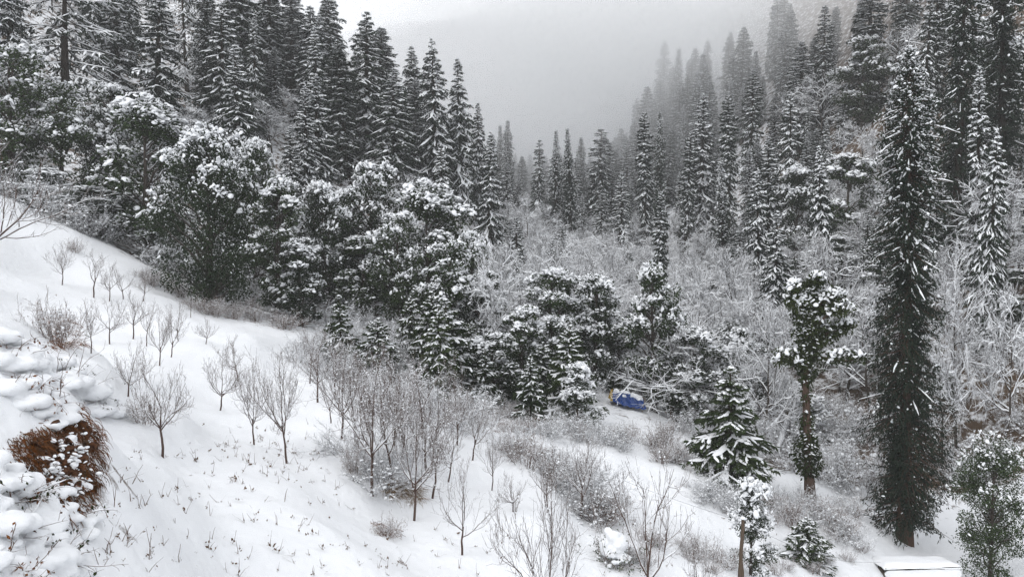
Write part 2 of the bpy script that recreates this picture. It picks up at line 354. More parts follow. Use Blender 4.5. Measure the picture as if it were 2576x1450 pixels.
def flakes(mb, pos, size, rng):
    """thin frost: little patches of snow lying on needles and leaves"""
    N = len(pos); a = rng.uniform(0, 6.283, N); t1 = rng.normal(0, .35, N); t2 = rng.normal(0, .35, N); sz = size[:, None]
    bx = np.stack([np.cos(a), np.sin(a), t1], 1) * sz; by = np.stack([-np.sin(a), np.cos(a), t2], 1) * sz; bz = np.cross(norm(bx), norm(by)) * sz
    stamp(mb, LEAF_V, LEAF_F, pos, bx, by, bz)
def fir(seed, H=20.0, Rr=3.2, nb=150, droop=0.45, snow=1.0, olive=False, bare=0.10, scale=1.0, shag=1.0, topup=0.5, power=0.85, sw=1.0):
    """cone-shaped fir: drooping boughs, each with side sprays, hanging needles and a ridge of snow on top"""
    rng = np.random.default_rng(seed)
    tm, cm, sm = MB(), MB(), MB()
    p, r = trunk_mesh(tm, H * 0.985, 0.017 * H + 0.03, 0.02, rng, 0.006)
    t = np.sort(bare + (1 - bare) * rng.uniform(0, 1, nb) ** 0.85); t[-1] = 0.985
    az = np.arange(nb) * 2.39996 + rng.normal(0, 0.35, nb)
    prof = np.minimum((1 - t) ** power * 1.08, 0.75 + 0.4 * (t - bare) / 0.2)
    L = Rr * prof * rng.uniform(0.72, 1.18, nb) * (1 + 0.18 * np.sin(az * 2 + seed)) + 0.05 * scale
    el = topup * np.clip((t - 0.6) / 0.4, 0, 1) - droop * np.clip(1 - t, 0, 1) ** 0.5 * rng.uniform(0.5, 1.4, nb) + 0.05
    d = np.stack([np.cos(az) * np.cos(el), np.sin(az) * np.cos(el), np.sin(el)], 1)
    st = np.stack([np.interp(t * H, p[0, :, 2], p[0, :, 0]), np.interp(t * H, p[0, :, 2], p[0, :, 1]), t * H], 1)
    K = 6
    PP = polys(st, d, L, K, -0.25 * droop * 2, 0.10, rng)
    PP[:, :, 2] += (np.linspace(0, 1, K) ** 3)[None] * (L * 0.12)[:, None]
    RR = taper(0.012 * L + 0.015, np.full(nb, 0.006), K)
    tubes(tm, PP, RR, 3)
    # side sprays
    mk = 7
    pos, dd, s, rr, ix = kids(PP, RR, mk, 0.22, 0.97, 0.9, rng, 0.2)
    side = np.where(rng.random(len(s)) < 0.5, 1, -1)[:, None]
    tan = norm(PP[ix, -1] - PP[ix, 0]); lat = norm(np.cross(tan, [0, 0, 1.0])) * side
    dd = norm(tan * 0.75 + lat * rng.uniform(0.5, 1.0, (len(s), 1)) + np.array([0, 0, -0.25]))
    LL = L[ix] * (0.20 + 0.34 * (1 - s)) * rng.uniform(0.7, 1.25, len(s)) + 0.1 * scale
    SP = polys(pos, dd, LL, 4, -0.35, 0.08, rng)
    # needles: hang from boughs and sprays
    tipf = np.clip(L / Rr * 1.5 + .12, .22, 1)
    def hang(Q, cnt, ln, wd, down, fac):
        N, k, _ = Q.shape
        ii = rng.integers(0, N, cnt); u = rng.uniform(0.05, 1, cnt) * (k - 1); a = np.clip(u.astype(int), 0, k - 2); fr = (u - a)[:, None]
        q = Q[ii, a] * (1 - fr) + Q[ii, a + 1] * fr; tn = norm(Q[ii, a + 1] - Q[ii, a])
        ax = tn * rng.uniform(0.15, 0.9, (cnt, 1)) + rng.normal(0, 0.38, (cnt, 3)) + np.array([0, 0, -1.0]) * down * rng.uniform(0.5, 1.3, (cnt, 1))
        leaves(cm, q + rng.normal(0, 0.03 * scale, (cnt, 3)), ax, fac[ii] * ln * rng.uniform(0.6, 1.3, cnt), fac[ii] ** .5 * wd * rng.uniform(0.6, 1.4, cnt), rng)
    hang(PP, int(nb * 16 * shag), 0.55 * scale, 0.13 * scale, 0.7, tipf); hang(SP, int(len(s) * 6 * shag), 0.50 * scale, 0.12 * scale, 0.6, tipf[ix])
    # dark inner foliage round the stem
    cnt = int(nb * 6 * shag); tt = bare + (1 - bare) * rng.uniform(0, .97, cnt); a2 = rng.uniform(0, 6.283, cnt); r2 = Rr * (1 - tt) ** power * rng.uniform(0.05, 0.6, cnt)
    q = np.stack([np.cos(a2) * r2, np.sin(a2) * r2, tt * H - r2 * 0.4], 1)
    leaves(cm, q, np.stack([np.cos(a2), np.sin(a2), -0.9 + 0 * a2], 1) + rng.normal(0, .3, (cnt, 3)), 0.7 * scale * (1 - tt) ** .6 * rng.uniform(.6, 1.3, cnt), 0.2 * scale * (1 - tt) ** .4, rng)
    # snow on the boughs, patchy, more on the outer half
    keep = rng.random(nb) < 0.95 * snow
    i0 = 1
    up = np.array([0, 0, 0.03 * scale])
    ridges(sm, PP[keep][:, i0:] + up, sw * 0.10 * scale * (0.55 + L[keep] / Rr)[:, None], sw * 0.10 * scale * np.ones((keep.sum(), 1)), rng)
    ks = rng.random(len(s)) < 0.62 * snow
    ridges(sm, SP[ks] + up, sw * 0.068 * scale, sw * 0.06 * scale, rng)
    kb = rng.random(nb) < 0.5 * snow
    blobs(sm, PP[kb][:, 3] + up * 2, 0.11 * scale * rng.uniform(.6, 1.5, kb.sum()), rng, 0.6)
    cnt = int(nb * 15 * snow); ii = rng.integers(0, len(SP), cnt); q = SP[ii, rng.integers(0, 4, cnt)] + rng.normal(0, .10 * scale, (cnt, 3)) + [0, 0, -.02]
    flakes(sm, q, .11 * scale * rng.uniform(.4, 1.4, cnt), rng)
    nm = M['needle_olive'] if olive else M['needle']
    return [('trunk', tm.mesh('trunk', M['bough'])), ('crown', cm.mesh('crown', nm, False)), ('snow', sm.mesh('snow', M['snow']))]

def column(seed, H=20.0, Rr=1.6, nt=420, snow_lo=0.25, snow_hi=0.9, lean=0.0, scale=1.0, prof=None, shag=26, bare=0.05, olive=False, red=False, blob=0.115, lf=1.0, sp=1.3, rid=0.0, el0=-.15):
    """lopped, column-shaped conifer: short shaggy tufts all the way up, snow in pats on the tufts"""
    rng = np.random.default_rng(seed); tm, cm, sm = MB(), MB(), MB()
    p, r = trunk_mesh(tm, H * 0.99, 0.016 * H + 0.04, 0.03, rng, 0.008, n=9)
    t = bare + (1 - bare) * (np.arange(nt) + rng.random(nt)) / nt
    az = np.arange(nt) * 2.39996 + rng.normal(0, .4, nt)
    pr = np.interp(t, [0, .1, .5, .8, .94, 1], [.85, 1, .92, .60, .22, .0]) if prof is None else np.interp(t, *prof)
    lump = 1 + 0.33 * np.sin(t * 23 + seed + 1.3 * np.sin(az)) * np.sin(az * 2 + t * 9) + rng.normal(0, .16, nt)
    lump = lump * np.where(vnoise(t * 9 + seed, np.cos(az) * 1.7 + 5, seed) < -.16, .45, 1)
    L = Rr * pr * np.clip(lump, 0.35, 1.7) * np.where((arm := rng.random(nt) < .035), 1.4, 1)
    el = el0 - 0.35 * rng.random(nt) + 0.6 * np.clip((t - .85) / .15, 0, 1)
    d = np.stack([np.cos(az) * np.cos(el), np.sin(az) * np.cos(el), np.sin(el)], 1)
    st = np.stack([np.interp(t * H, p[0, :, 2], p[0, :, 0]), np.interp(t * H, p[0, :, 2], p[0, :, 1]), t * H], 1)
    PP = polys(st, d, L, 5, -0.3, 0.12, rng)
    tubes(tm, PP, taper(0.010 * L + .012, np.full(nt, .006), 5), 3)
    m = nt * shag; ii = rng.integers(0, nt, m); u = 4 * rng.uniform(0.15, 1, m) ** 0.75; a = np.clip(u.astype(int), 0, 3); fr = (u - a)[:, None]
    q = PP[ii, a] * (1 - fr) + PP[ii, a + 1] * fr + rng.normal(0, 0.11 * scale, (m, 3))
    ax = d[ii] * rng.uniform(0.1, 0.9, (m, 1)) + rng.normal(0, .42, (m, 3)) + np.array([0, 0, -0.8]) * rng.uniform(.3, 1.3, (m, 1))
    leaves(cm, q, ax, np.clip(pr[ii] * 1.3, .3, 1) * lf * 0.42 * scale * rng.uniform(.5, 1.4, m), lf * 0.10 * scale * rng.uniform(.6, 1.5, m), rng)
    cap = snow_lo + (snow_hi - snow_lo) * np.clip((t - 0.15) / 0.75, 0, 1) ** sp
    k = ((rng.random(nt) < cap) & (t >= rid)) | (arm & (rid > 0) & (t > .3))
    up = np.array([0, 0, .05 * scale])
    ridges(sm, PP[k][:, 2:] + up, 0.055 * scale, 0.05 * scale, rng)
    for rep, off in ((2, 3), (2, 4)):
        kk = rng.random(nt) < cap * 0.85
        for _ in range(rep):
            q = PP[kk][:, off] + rng.normal(0, .14 * scale, (kk.sum(), 3)) + up
            blobs(sm, q, blob * scale * rng.uniform(.3, 1.35, len(q)), rng, .6, tilt=.45)
    cnt = nt * 7; ii = rng.integers(0, nt, cnt); kk = rng.random(cnt) < cap[ii]; ii = ii[kk]; q = PP[ii, rng.integers(2, 5, len(ii))] + rng.normal(0, .15 * scale, (len(ii), 3)); flakes(sm, q, .09 * scale * rng.uniform(.4, 1.4, len(ii)), rng)
    return [('trunk', tm.mesh('trunk', M['bough_red'] if red else M['bough'])), ('crown', cm.mesh('crown', M['needle_olive'] if olive else M['needle'], False)), ('snow', sm.mesh('snow', M['snow']))]

def oak(seed, H=12.0, Rr=4.0, nc=46, base=0.25, snow=1.0, leaf=0.25, nl=210, blob=0.16, prof='round', ivy=False, trunk_r=0.28, low=0.18):
    """broadleaf evergreen oak: limbs, leaf clumps through the crown, snow in pats on clumps open to the sky"""
    rng = np.random.default_rng(seed); tm, cm, sm = MB(), MB(), MB()
    # clump centres
    c = []
    while len(c) < nc:
        t = rng.uniform(0, 1); 
        if prof == 'round': rad = math.sqrt(max(0, 1 - (2 * t - 0.85) ** 2 / 1.35)) 
        elif prof == 'tall': rad = np.interp(t, [0, .15, .6, .85, 1], [.6, .9, 1, .75, .3])
        elif prof == 'cone': rad = np.interp(t, [0, .1, .3, 1], [.7, 1, .95, .12])
        else: rad = np.interp(t, [0, .3, .6, .85, 1], [.35, .55, 1, .95, .5])
        a = rng.uniform(0, 6.283); q = rng.uniform(0.12, 1) ** 0.55 * rad
        lum = 1 + 0.22 * math.sin(3 * a + seed) * math.sin(5 * t + seed * 1.7)
        c.append((math.cos(a) * q * lum * (Rr * .86), math.sin(a) * q * lum * (Rr * .86), H * (base + (0.95 - base) * t)))
    c = np.array(c); cr = (Rr * 0.24 + 0.22) * rng.uniform(0.65, 1.35, nc)
    # trunk and limbs
    p, r = trunk_mesh(tm, H * 0.82, trunk_r, 0.05, rng, 0.02, n=8)
    z0 = np.clip(c[:, 2] - np.hypot(c[:, 0], c[:, 1]) * 0.75 - 0.3, H * base * 0.55, H * 0.8)
    st = np.stack([np.interp(z0, p[0, :, 2], p[0, :, 0]), np.interp(z0, p[0, :, 2], p[0, :, 1]), z0], 1)
    Q = np.linspace(0, 1, 6)[None, :, None]; LP = st[:, None] * (1 - Q) + c[:, None] * Q + rng.normal(0, .12, (nc, 6, 3)) * np.sin(np.pi * Q)
    LP[:, :, 2] += np.sin(np.pi * Q[..., 0]) * 0.25
    tubes(tm, LP, taper(np.full(nc, trunk_r * 0.34), np.full(nc, .02), 6), 5)
    # leaves: shell-weighted in each clump
    n = nc * nl; ii = np.repeat(np.arange(nc), nl); v = norm(rng.normal(0, 1, (n, 3))); v[:, 2] *= 0.72
    q = c[ii] + v * (cr[ii] * rng.uniform(0.2, 1.12, n) ** 0.6)[:, None]
    leaves(cm, q, v + rng.normal(0, .7, (n, 3)) + np.array([0, 0, -.25]), leaf * rng.uniform(.6, 1.4, n), leaf * 0.62 * rng.uniform(.6, 1.3, n), rng)
    # snow
    nb = 54; ii = np.repeat(np.arange(nc), nb); v = norm(rng.normal(0, 1, (nc * nb, 3))); v[:, 2] = np.abs(v[:, 2]) * 0.9 + .08
    v[:, :2] *= 1.05
    q = c[ii] + v * np.array([1, 1, .74]) * cr[ii][:, None] * rng.uniform(.85, 1.08, (len(ii), 1))
    cov = np.zeros(len(q))
    for m_ in range(nc):
        dx = np.hypot(q[:, 0] - c[m_, 0], q[:, 1] - c[m_, 1]); dz = c[m_, 2] + 0.3 * cr[m_] - q[:, 2]
        cov += (dx < cr[m_] * 0.85) & (dz > 0.1)
    hgt = (q[:, 2] / H - base) / (1 - base)
    pk = np.where(cov == 0, 1.0, np.where(cov == 1, 0.30, 0.06)) * np.clip(.95 + 1.5 * vnoise(q[:, 0] * .9 + seed, q[:, 1] * .9 + q[:, 2], seed), .15, 1) * snow * np.clip(low + 1.25 * hgt, 0, 1) * np.clip(.5 + v[:, 2], 0, 1)
    k = rng.random(len(q)) < pk
    blobs(sm, q[k], blob * np.clip(.35 + rng.gamma(2.0, .30, k.sum()), .3, 1.7), rng, .75, tilt=.45)
    k2 = rng.random(len(q)) < pk * 0.9; blobs(sm, q[k2] + rng.normal(0, .16, (k2.sum(), 3)), blob * .6 * rng.uniform(.35, 1.2, k2.sum()), rng, .8, tilt=.5)
    # small flecks of snow caught on leaves deeper in
    n = nc * 34; ii = rng.integers(0, nc, n); v = norm(rng.normal(0, 1, (n, 3))); q = c[ii] + v * cr[ii][:, None] * rng.uniform(.8, 1.1, (n, 1))
    k = rng.random(n) < snow * np.clip(.25 + .75 * (q[:, 2] / H - base) / (1 - base), 0.12, 1) * (v[:, 2] > -.5)
    blobs(sm, q[k], blob * .26 * rng.uniform(.5, 1.4, k.sum()), rng, .7)
    n = nc * 70; ii = rng.integers(0, nc, n); v = norm(rng.normal(0, 1, (n, 3))); q = c[ii] + v * cr[ii][:, None] * rng.uniform(.75, 1.1, (n, 1)) * [1, 1, .75]
    k = rng.random(n) < snow * np.clip(.1 + low + 1.0 * (q[:, 2] / H - base) / (1 - base), 0.03, .95) * (v[:, 2] > -.3); flakes(sm, q[k], leaf * .62 * rng.uniform(.5, 1.3, k.sum()), rng)
    return [('trunk', tm.mesh('trunk', M['bark'])), ('crown', cm.mesh('crown', M['ivy'] if ivy else M['oak'], False)), ('snow', sm.mesh('snow', M['snow']))]

def bare_tree(seed, H=9.0, spread=1.0, limbs=13, nb=7, ntw=7, ntl=4, thick=1.0, fork=0.25, twig=0.017, up=0.12, snow_ridges=True, matname='twig'):
    """leafless tree with snow along every bough"""
    rng = np.random.default_rng(seed); tm, cm = MB(), MB()
    k = 8; t = np.linspace(0, 1, k); p = np.zeros((1, k, 3)); p[0, :, 2] = t * H * 0.8; p[0, 0, 2] = -0.4
    p[0, :, :2] = np.cumsum(rng.normal(0, .022 * H, (k, 2)), 0); p[0, :2, :2] = p[0, 1, :2] * 0.5
    r = taper(np.array([0.014 * H * thick + .02]), np.array([.02]), k); tubes(tm, p, r, 7)
    a, d, s, rr, ix = kids(p, r, limbs, fork, 0.98, 0.85, rng, .2); d[:, 2] = np.abs(d[:, 2]) * .5 + .12
    L1 = H * 0.50 * spread * (1.15 - .75 * s) * rng.uniform(.7, 1.25, len(s)); P1 = polys(a, d, L1, 6, up, .32, rng); R1 = taper(rr * .62, np.full(len(s), .016), 6); tubes(tm, P1, R1, 5)
    a, d, s, rr, ix = kids(P1, R1, nb, .2, 1, .75, rng, .25); L2 = L1[ix] * (.62 - .35 * s) * rng.uniform(.6, 1.3, len(s)) + .15; P2 = polys(a, d, L2, 5, up, .38, rng); R2 = taper(np.maximum(rr * .55, .016), np.full(len(s), .012), 5); tubes(tm, P2, R2, 4)
    a, d, s, rr, ix = kids(P2, R2, ntw, .12, 1, .7, rng, .3); L3 = L2[ix] * (.55 - .25 * s) * rng.uniform(.6, 1.4, len(s)) + .12; P3 = polys(a, d, L3, 4, up * .6, .42, rng); R3 = taper(np.full(len(s), twig), np.full(len(s), twig * .7), 4); tubes(cm, P3, R3, 3)
    a, d, s, rr, ix = kids(P3, R3, ntl, .2, 1, .7, rng, .3); L4 = L3[ix] * .55 * rng.uniform(.6, 1.4, len(s)) + .06; P4 = polys(a, d, L4, 2, up * .3, .2, rng); R4 = taper(np.full(len(s), twig * .85), np.full(len(s), twig * .55), 2); tubes(cm, P4, R4, 3)
    out = [('trunk', tm.mesh('trunk', M['bark'])), ('crown', cm.mesh('crown', M[matname]))]
    if snow_ridges:
        sm = MB(); u = np.array([0, 0, .01])
        ridges(sm, P1 + u, np.maximum(R1 * .95, .045), np.maximum(R1, .055) + R1, rng); ridges(sm, P2 + u, np.maximum(R2 * 1.1, .034), np.maximum(R2, .045) + R2 * .6, rng)
        kk = rng.random(len(P3)) < .9; ridges(sm, P3[kk], twig * 1.25, twig * 2.0, rng)
        out.append(('snow', sm.mesh('snow', M['snow'])))
    return out

def fruit_tree(seed, H=3.2, limbs=6, dense=1.0, stem=0.26, snowy=0.5, wide=1.0):
    """pruned orchard tree: short stem, limbs that open out and turn up, upright shoots"""
    rng = np.random.default_rng(seed); tm, cm, sm = MB(), MB(), MB()
    k = 5; t = np.linspace(0, 1, k); p = np.zeros((1, k, 3)); p[0, :, 2] = t * H * (stem + .12); p[0, 0, 2] = -.25; p[0, :, :2] = np.cumsum(rng.normal(0, .03 * H / 3, (k, 2)), 0)
    r = taper(np.array([.019 * H]), np.array([.011 * H]), k); tubes(tm, p, r, 7)
    az = np.arange(limbs) * 2.39996 + rng.normal(0, .3, limbs); z = H * (stem + .10 * rng.random(limbs)); el = rng.uniform(.35, .8, limbs)
    st = np.stack([np.interp(z, p[0, :, 2], p[0, :, 0]), np.interp(z, p[0, :, 2], p[0, :, 1]), z], 1)
    d = np.stack([np.cos(az) * np.cos(el) * wide, np.sin(az) * np.cos(el) * wide, np.sin(el)], 1)
    L1 = H * .62 * rng.uniform(.75, 1.2, limbs); L1[0] *= 1.1; d[0] = (rng.normal(0, .15), rng.normal(0, .15), 1); P1 = polys(st, d, L1, 8, .6, .36, rng); R1 = taper(np.full(limbs, .0088 * H), np.full(limbs, .005), 8); tubes(tm, P1, R1, 5)
    a, d, s, rr, ix = kids(P1, R1, int(9 * dense), .12, .98, .75, rng, .2); L2 = L1[ix] * (.62 - .34 * s) * rng.uniform(.5, 1.25, len(s)); P2 = polys(a, d, L2, 6, .6, .34, rng); R2 = taper(rr * .6, np.full(len(s), .0045), 6); tubes(tm, P2, R2, 4)
    a, d, s, rr, ix = kids(P2, R2, int(6 * dense), .12, 1, .65, rng, .25); L3 = L2[ix] * (.5 - .2 * s) * rng.uniform(.5, 1.4, len(s)) + .05; P3 = polys(a, d, L3, 4, .4, .22, rng); R3 = taper(np.full(len(s), .0052), np.full(len(s), .003), 4); tubes(cm, P3, R3, 3)
    a, d, s, rr, ix = kids(P3, R3, max(2, int(2.2 * dense)), .2, 1, .7, rng, .3); L4 = L3[ix] * .45 * rng.uniform(.5, 1.5, len(s)) + .03; P4 = polys(a, d, L4, 2, .2, .2, rng); R4 = taper(np.full(len(s), .0048), np.full(len(s), .003), 2); tubes(cm, P4, R4, 3)
    k1 = rng.random(limbs) < .9; ridges(sm, P1[k1][:, :5] + [0, 0, .01], R1[k1][:, :5] * .75, R1[k1][:, :5] * 1.4, rng)
    kk = rng.random(len(P2)) < snowy; ridges(sm, P2[kk][:, :4] + [0, 0, .006], R2[kk][:, :4] * .9 + .003, R2[kk][:, :4] * 1.7, rng)
    nbv = int(420 * snowy * dense); ii = rng.integers(0, len(P3), nbv); q = P3[ii, rng.integers(0, 4, nbv)]; blobs(sm, q, .026 * rng.uniform(.5, 1.5, nbv), rng, .8)
    return [('trunk', tm.mesh('trunk', M['orchard'])), ('crown', cm.mesh('crown', M['orchard'])), ('snow', sm.mesh('snow', M['snow']))]

def thicket(seed, H=1.6, stems=26, spread=0.7, dabs=420, matname='stem', leaf=0, twig=.006, dab=.030, br=7):
    """leafless shrub: many stems from one root, dabs of snow on the twigs, sometimes dry leaves"""
    rng = np.random.default_rng(seed); tm, sm, cm = MB(), MB(), MB()
    az = rng.uniform(0, 6.283, stems); el = rng.uniform(.5, 1.4, stems); q0 = rng.uniform(0, .28 * H, stems) * spread
    st = np.stack([np.cos(az) * q0, np.sin(az) * q0, -.12 + 0 * az], 1); d = np.stack([np.cos(az) * np.cos(el) * spread, np.sin(az) * np.cos(el) * spread, np.sin(el)], 1)
    L1 = H * 1.0 * rng.uniform(.6, 1.15, stems); P1 = polys(st, d, L1, 6, .15, .25, rng); R1 = taper(np.full(stems, .010 * H ** .5), np.full(stems, .004), 6); tubes(tm, P1, R1, 4)
    a, d, s, rr, ix = kids(P1, R1, br, .2, 1, .65, rng, .25); L2 = L1[ix] * (.45 - .22 * s) * rng.uniform(.5, 1.3, len(s)); P2 = polys(a, d, L2, 4, .2, .25, rng); R2 = taper(np.full(len(s), twig), np.full(len(s), twig * .6), 4); tubes(tm, P2, R2, 3)
    a, d, s, rr, ix = kids(P2, R2, 5, .2, 1, .7, rng, .3); L3 = L2[ix] * .4 * rng.uniform(.5, 1.4, len(s)) + .03; P3 = polys(a, d, L3, 2, .1, .2, rng); R3 = taper(np.full(len(s), twig * .7), np.full(len(s), twig * .5), 2); tubes(tm, P3, R3, 3)
    ii = rng.integers(0, len(P2), dabs); blobs(sm, P2[ii, rng.integers(1, 4, dabs)] + [0, 0, .01], dab * rng.uniform(.4, 1.6, dabs), rng, .75)
    ii = rng.integers(0, len(P3), dabs); blobs(sm, P3[ii, rng.integers(0, 2, dabs)], dab * .6 * rng.uniform(.4, 1.4, dabs), rng, .8)
    out = [('branches', tm.mesh('branches', M[matname])), ('snow', sm.mesh('snow', M['snow']))]
    if leaf:
        ii = rng.integers(0, len(P3), leaf); leaves(cm, P3[ii, 1], rng.normal(0, .5, (leaf, 3)) + [0, 0, -.7], .07 * rng.uniform(.6, 1.3, leaf), .035, rng)
        out.append(('foliage', cm.mesh('foliage', M['straw'], False)))
    return out

def reg(key, name, cat, parts, H, Rr): PROTO[key] = Proto(name, cat, parts, H, Rr)
for i in range(5): reg(f'fir{i}', 'fir_tree', 'fir tree', fir(11 + i, 20, 3.3, 135 + 10 * i, 0.72 + .07 * i, 1.0, shag=.95, power=.75 + .05 * (i % 3), sw=1.0), 20, 2.5)
reg('larch', 'cedar_tree', 'cedar tree', fir(31, 20, 5.0, 95, .55, 1.0, shag=.45, power=.6), 20, 4.2)
for i in range(4): reg(f'col{i}', 'column_conifer', 'conifer', column(51 + i, 28, (1.35, 1.6, 1.9, 1.5)[i], 520, (.3, .2, .4, .25)[i], (.85, .7, .95, .8)[i], scale=1.05, shag=15, lf=1.1, prof=None if i % 2 else ([0, .1, .35, .6, .8, .93, 1], [.7, 1, .8, .82, .46, .18, .0])), 28, 1.6)
for i in range(4): reg(f'spire{i}', 'spire_conifer', 'conifer', fir(61 + i, 26, (2.3, 2.8, 2.6, 2.0)[i], (190, 210, 170, 200)[i], (.95, .8, 1.1, 1.0)[i], 1.0, shag=(1.0, .9, 1.0, 1.15)[i], power=(.60, .72, .55, .5)[i], sw=(1.05, 1.2, .95, 1.0)[i], scale=.85, topup=.7), 26, (1.75, 2.1, 2.0, 1.6)[i])
reg('giant', 'giant_spruce', 'spruce tree', column(71, 28, 2.3, 1500, .015, .80, scale=.95, shag=38, lf=.66, bare=.05, red=True, blob=.085, sp=2.0, rid=.5, el0=.05, prof=([0, .03, .08, .14, .3, .5, .62, .72, .84, .93, 1], [.3, .6, 1.12, 1.12, 1.02, .9, .72, .74, .78, .5, .08])), 28, 2.6)
reg('darkcol', 'dark_column_conifer', 'conifer', column(72, 32, 2.3, 640, .06, .5, scale=1.1, shag=24, prof=([0, .2, .6, .85, 1], [.5, .9, 1, .85, .2])), 32, 2.3)
for i in range(4): reg(f'oak{i}', 'evergreen_oak', 'oak tree', oak(81 + i, 12, 4.0, 44 + 3 * i, .14), 12, 3.5)
for i in range(4): reg(f'tall{i}', 'tall_oak', 'oak tree', oak(91 + i, 12, 2.6, 40, .10, prof='tall', blob=.15), 12, 2.15)
for i in range(2): reg(f'bush{i}', 'evergreen_bush', 'bush', oak(101 + i, 6, 2.0, 30, .06, prof='cone', leaf=.13, blob=.13, nl=230, trunk_r=.12, low=.45), 6, 1.7)
reg('nearoak', 'evergreen_oak', 'oak tree', oak(105, 9, 2.5, 54, .10, prof='tall', leaf=.13, blob=.085, nl=380, trunk_r=.16, low=-.12, snow=.85), 9, 2.1)
reg('darkoak', 'dark_oak', 'oak tree', oak(111, 14, 5.4, 92, .07, snow=.85, leaf=.22, nl=260, blob=.17, trunk_r=.5, low=-.12), 14, 4.8)
for i in range(3): reg(f'young{i}', 'young_spruce', 'spruce tree', fir(121 + i, 6, 1.75, 72, .34, .85, olive=True, bare=.10, scale=.55, shag=2.1, topup=.6, power=.8, sw=1.35), 6, 1.25)
for i in range(5): reg(f'bare{i}', 'bare_tree', 'bare tree', bare_tree(131 + i, 9, 1.0 + .08 * i, 12, 7, 6, 3, twig=.020), 9, 3.6)
for i in range(2): reg(f'bigbare{i}', 'bare_tree', 'bare tree', bare_tree(141 + i, 12, 1.0, 15, 8, 7, 3, 1.2, .2, .018), 12, 4.6)
for i in range(3): reg(f'scrub{i}', 'snowy_scrub', 'shrub', thicket(151 + i, 2.6, 30, 1.2, 330, 'twig', 0, .012, .06), 2.6, 1.9)
for i in range(6): reg(f'fruit{i}', 'fruit_tree', 'fruit tree', fruit_tree(161 + i, 3.2, (4, 6, 5, 7, 4, 5)[i], (.8, .95, 1.0, .85, .75, .9)[i], (.20, .28, .24, .18, .32, .25)[i], .4, (1.1, .8, 1.0, 1.3, .7, 1.0)[i]), 3.2, 1.5)
for i in range(2): reg(f'fullfruit{i}', 'fruit_tree', 'fruit tree', fruit_tree(171 + i, 3.6, 7, 1.0, .22, .8, .9), 3.6, 1.5)
for i in range(3): reg(f'bramble{i}', 'bramble_shrub', 'shrub', thicket(181 + i, 1.6, 30, .9, 360, 'stem', 160), 1.6, 1.2)
print('protos', time.time() - T0, {k: sum(len(m.polygons) for _, m in p.parts) for k, p in PROTO.items()}, sum(len(m.polygons) for p in PROTO.values() for _, m in p.parts))

NPL = 0
def plant(key, x, y, H, hw, label, group=None, rot=None, tilt=(0, 0), sink=0.0, z=None):
    """one individual of a kind: its own root, its own copies of the parts"""
    global NPL
    p = PROTO[key]; NPL += 1; rng = random.Random(NPL * 7919)
    root = empty(p.name)
    root.location = (x, y, (gz(x, y) if z is None else z) - sink)
    root.rotation_euler = (tilt[0] + rng.gauss(0, .018), tilt[1] + rng.gauss(0, .018), rng.uniform(0, 6.283) if rot is None else rot)
    root.scale = (hw / p.R, hw / p.R, H / p.H)
    root['label'] = label; root['category'] = p.cat
    if group: root['group'] = group
    for nm, me in p.parts:
        o = bpy.data.objects.new(nm, me); COL.objects.link(o); o.parent = root
        if nm in ('snow', 'crown', 'branches', 'foliage', 'ivy'): o['kind'] = 'stuff'
    return root
HERO = []
HMAX = dict(fir=30, col=32, spire=32, darkcol=34, oak=18, tall=18, bare=14, bigbare=16, larch=30)
def by_top(key, X, Ytop, depth, half, label, group=None, **kw):
    """tree whose tip is at (X,Ytop) of the photograph, standing at that depth; half = half width in the same pixels"""
    px, py = X * S_, Ytop * S_; q = P(px, py, depth); x, y = q[0], q[1]
    y = depth; H = q[2] - gz(x, y) + 0.3; hm = HMAX.get(key.rstrip('0123456789'), 99)
    while H > hm and depth < 320:          # a tree no taller than its kind grows: it stands further up the slope
        depth += 2.0; q = P(px, py, depth); x, y = q[0], depth; H = q[2] - gz(x, y) + 0.3
    HERO.append(depth)
    return plant(key, x, y, H, half * S_ * depth / F_, label, group, sink=.3, **kw)
def by_base(key, X, Ybase, Ytop, half, label, group=None, **kw):
    """tree whose foot is seen at (X,Ybase)"""
    q, d = on_ground(X * S_, Ybase * S_); H = (Ybase - Ytop) * S_ * d / F_
    return plant(key, q[0], q[1], H, half * S_ * d / F_, label, group, sink=.03, **kw)

# ------------------------------------------------------------------ the woods: trees one can pick out, one by one
TAKEN = []; NICK = []; FILLED = []
def nick(o, label, key):
    t = label
    for w in (',', ' with ', ' between ', ' above ', ' below ', ' behind ', ' beside ', ' in ', ' at ', ' near ', ' right of ', ' left of ', ' just ', ' standing ', ' directly ', ' tucked ', ' half ', ' under ', ' peeping ', ' midway ', ' filling ', ' among ', ' rising ', ' alone ', ' touching ', ' on ', ' cut ', ' beside ', ' joined ', ' heaped ', ' whose ', ' from ', ' whose '): t = t.split(w)[0]
    z = o.location.z + PROTO[key].H * o.scale.z * .6; a = proj(o.location.x, o.location.y, z)
    if len(t.split()) >= 3: NICK.append((t, a[0], a[1]))
def T(key, X, Yt, dep, half, label, group=None, **kw):
    o = by_top(key, X, Yt, dep, half, label, group, **kw); nick(o, label, key); TAKEN.append((o.location.x, o.location.y))
    HLOG.append((key, X, Yt, dep, round(o.scale.z * PROTO[key].H, 1), round(o.scale.x * PROTO[key].R, 1))); return o
def Bt(key, X, Yb, Yt, half, label, group=None, **kw):
    o = by_base(key, X, Yb, Yt, half, label, group, **kw); nick(o, label, key); TAKEN.append((o.location.x, o.location.y))
    HLOG.append((key, X, Yt, 'base', round(o.location.y, 1), round(o.scale.z * PROTO[key].H, 1))); return o
HLOG = []
GF = 'firs on the slope above the orchard'
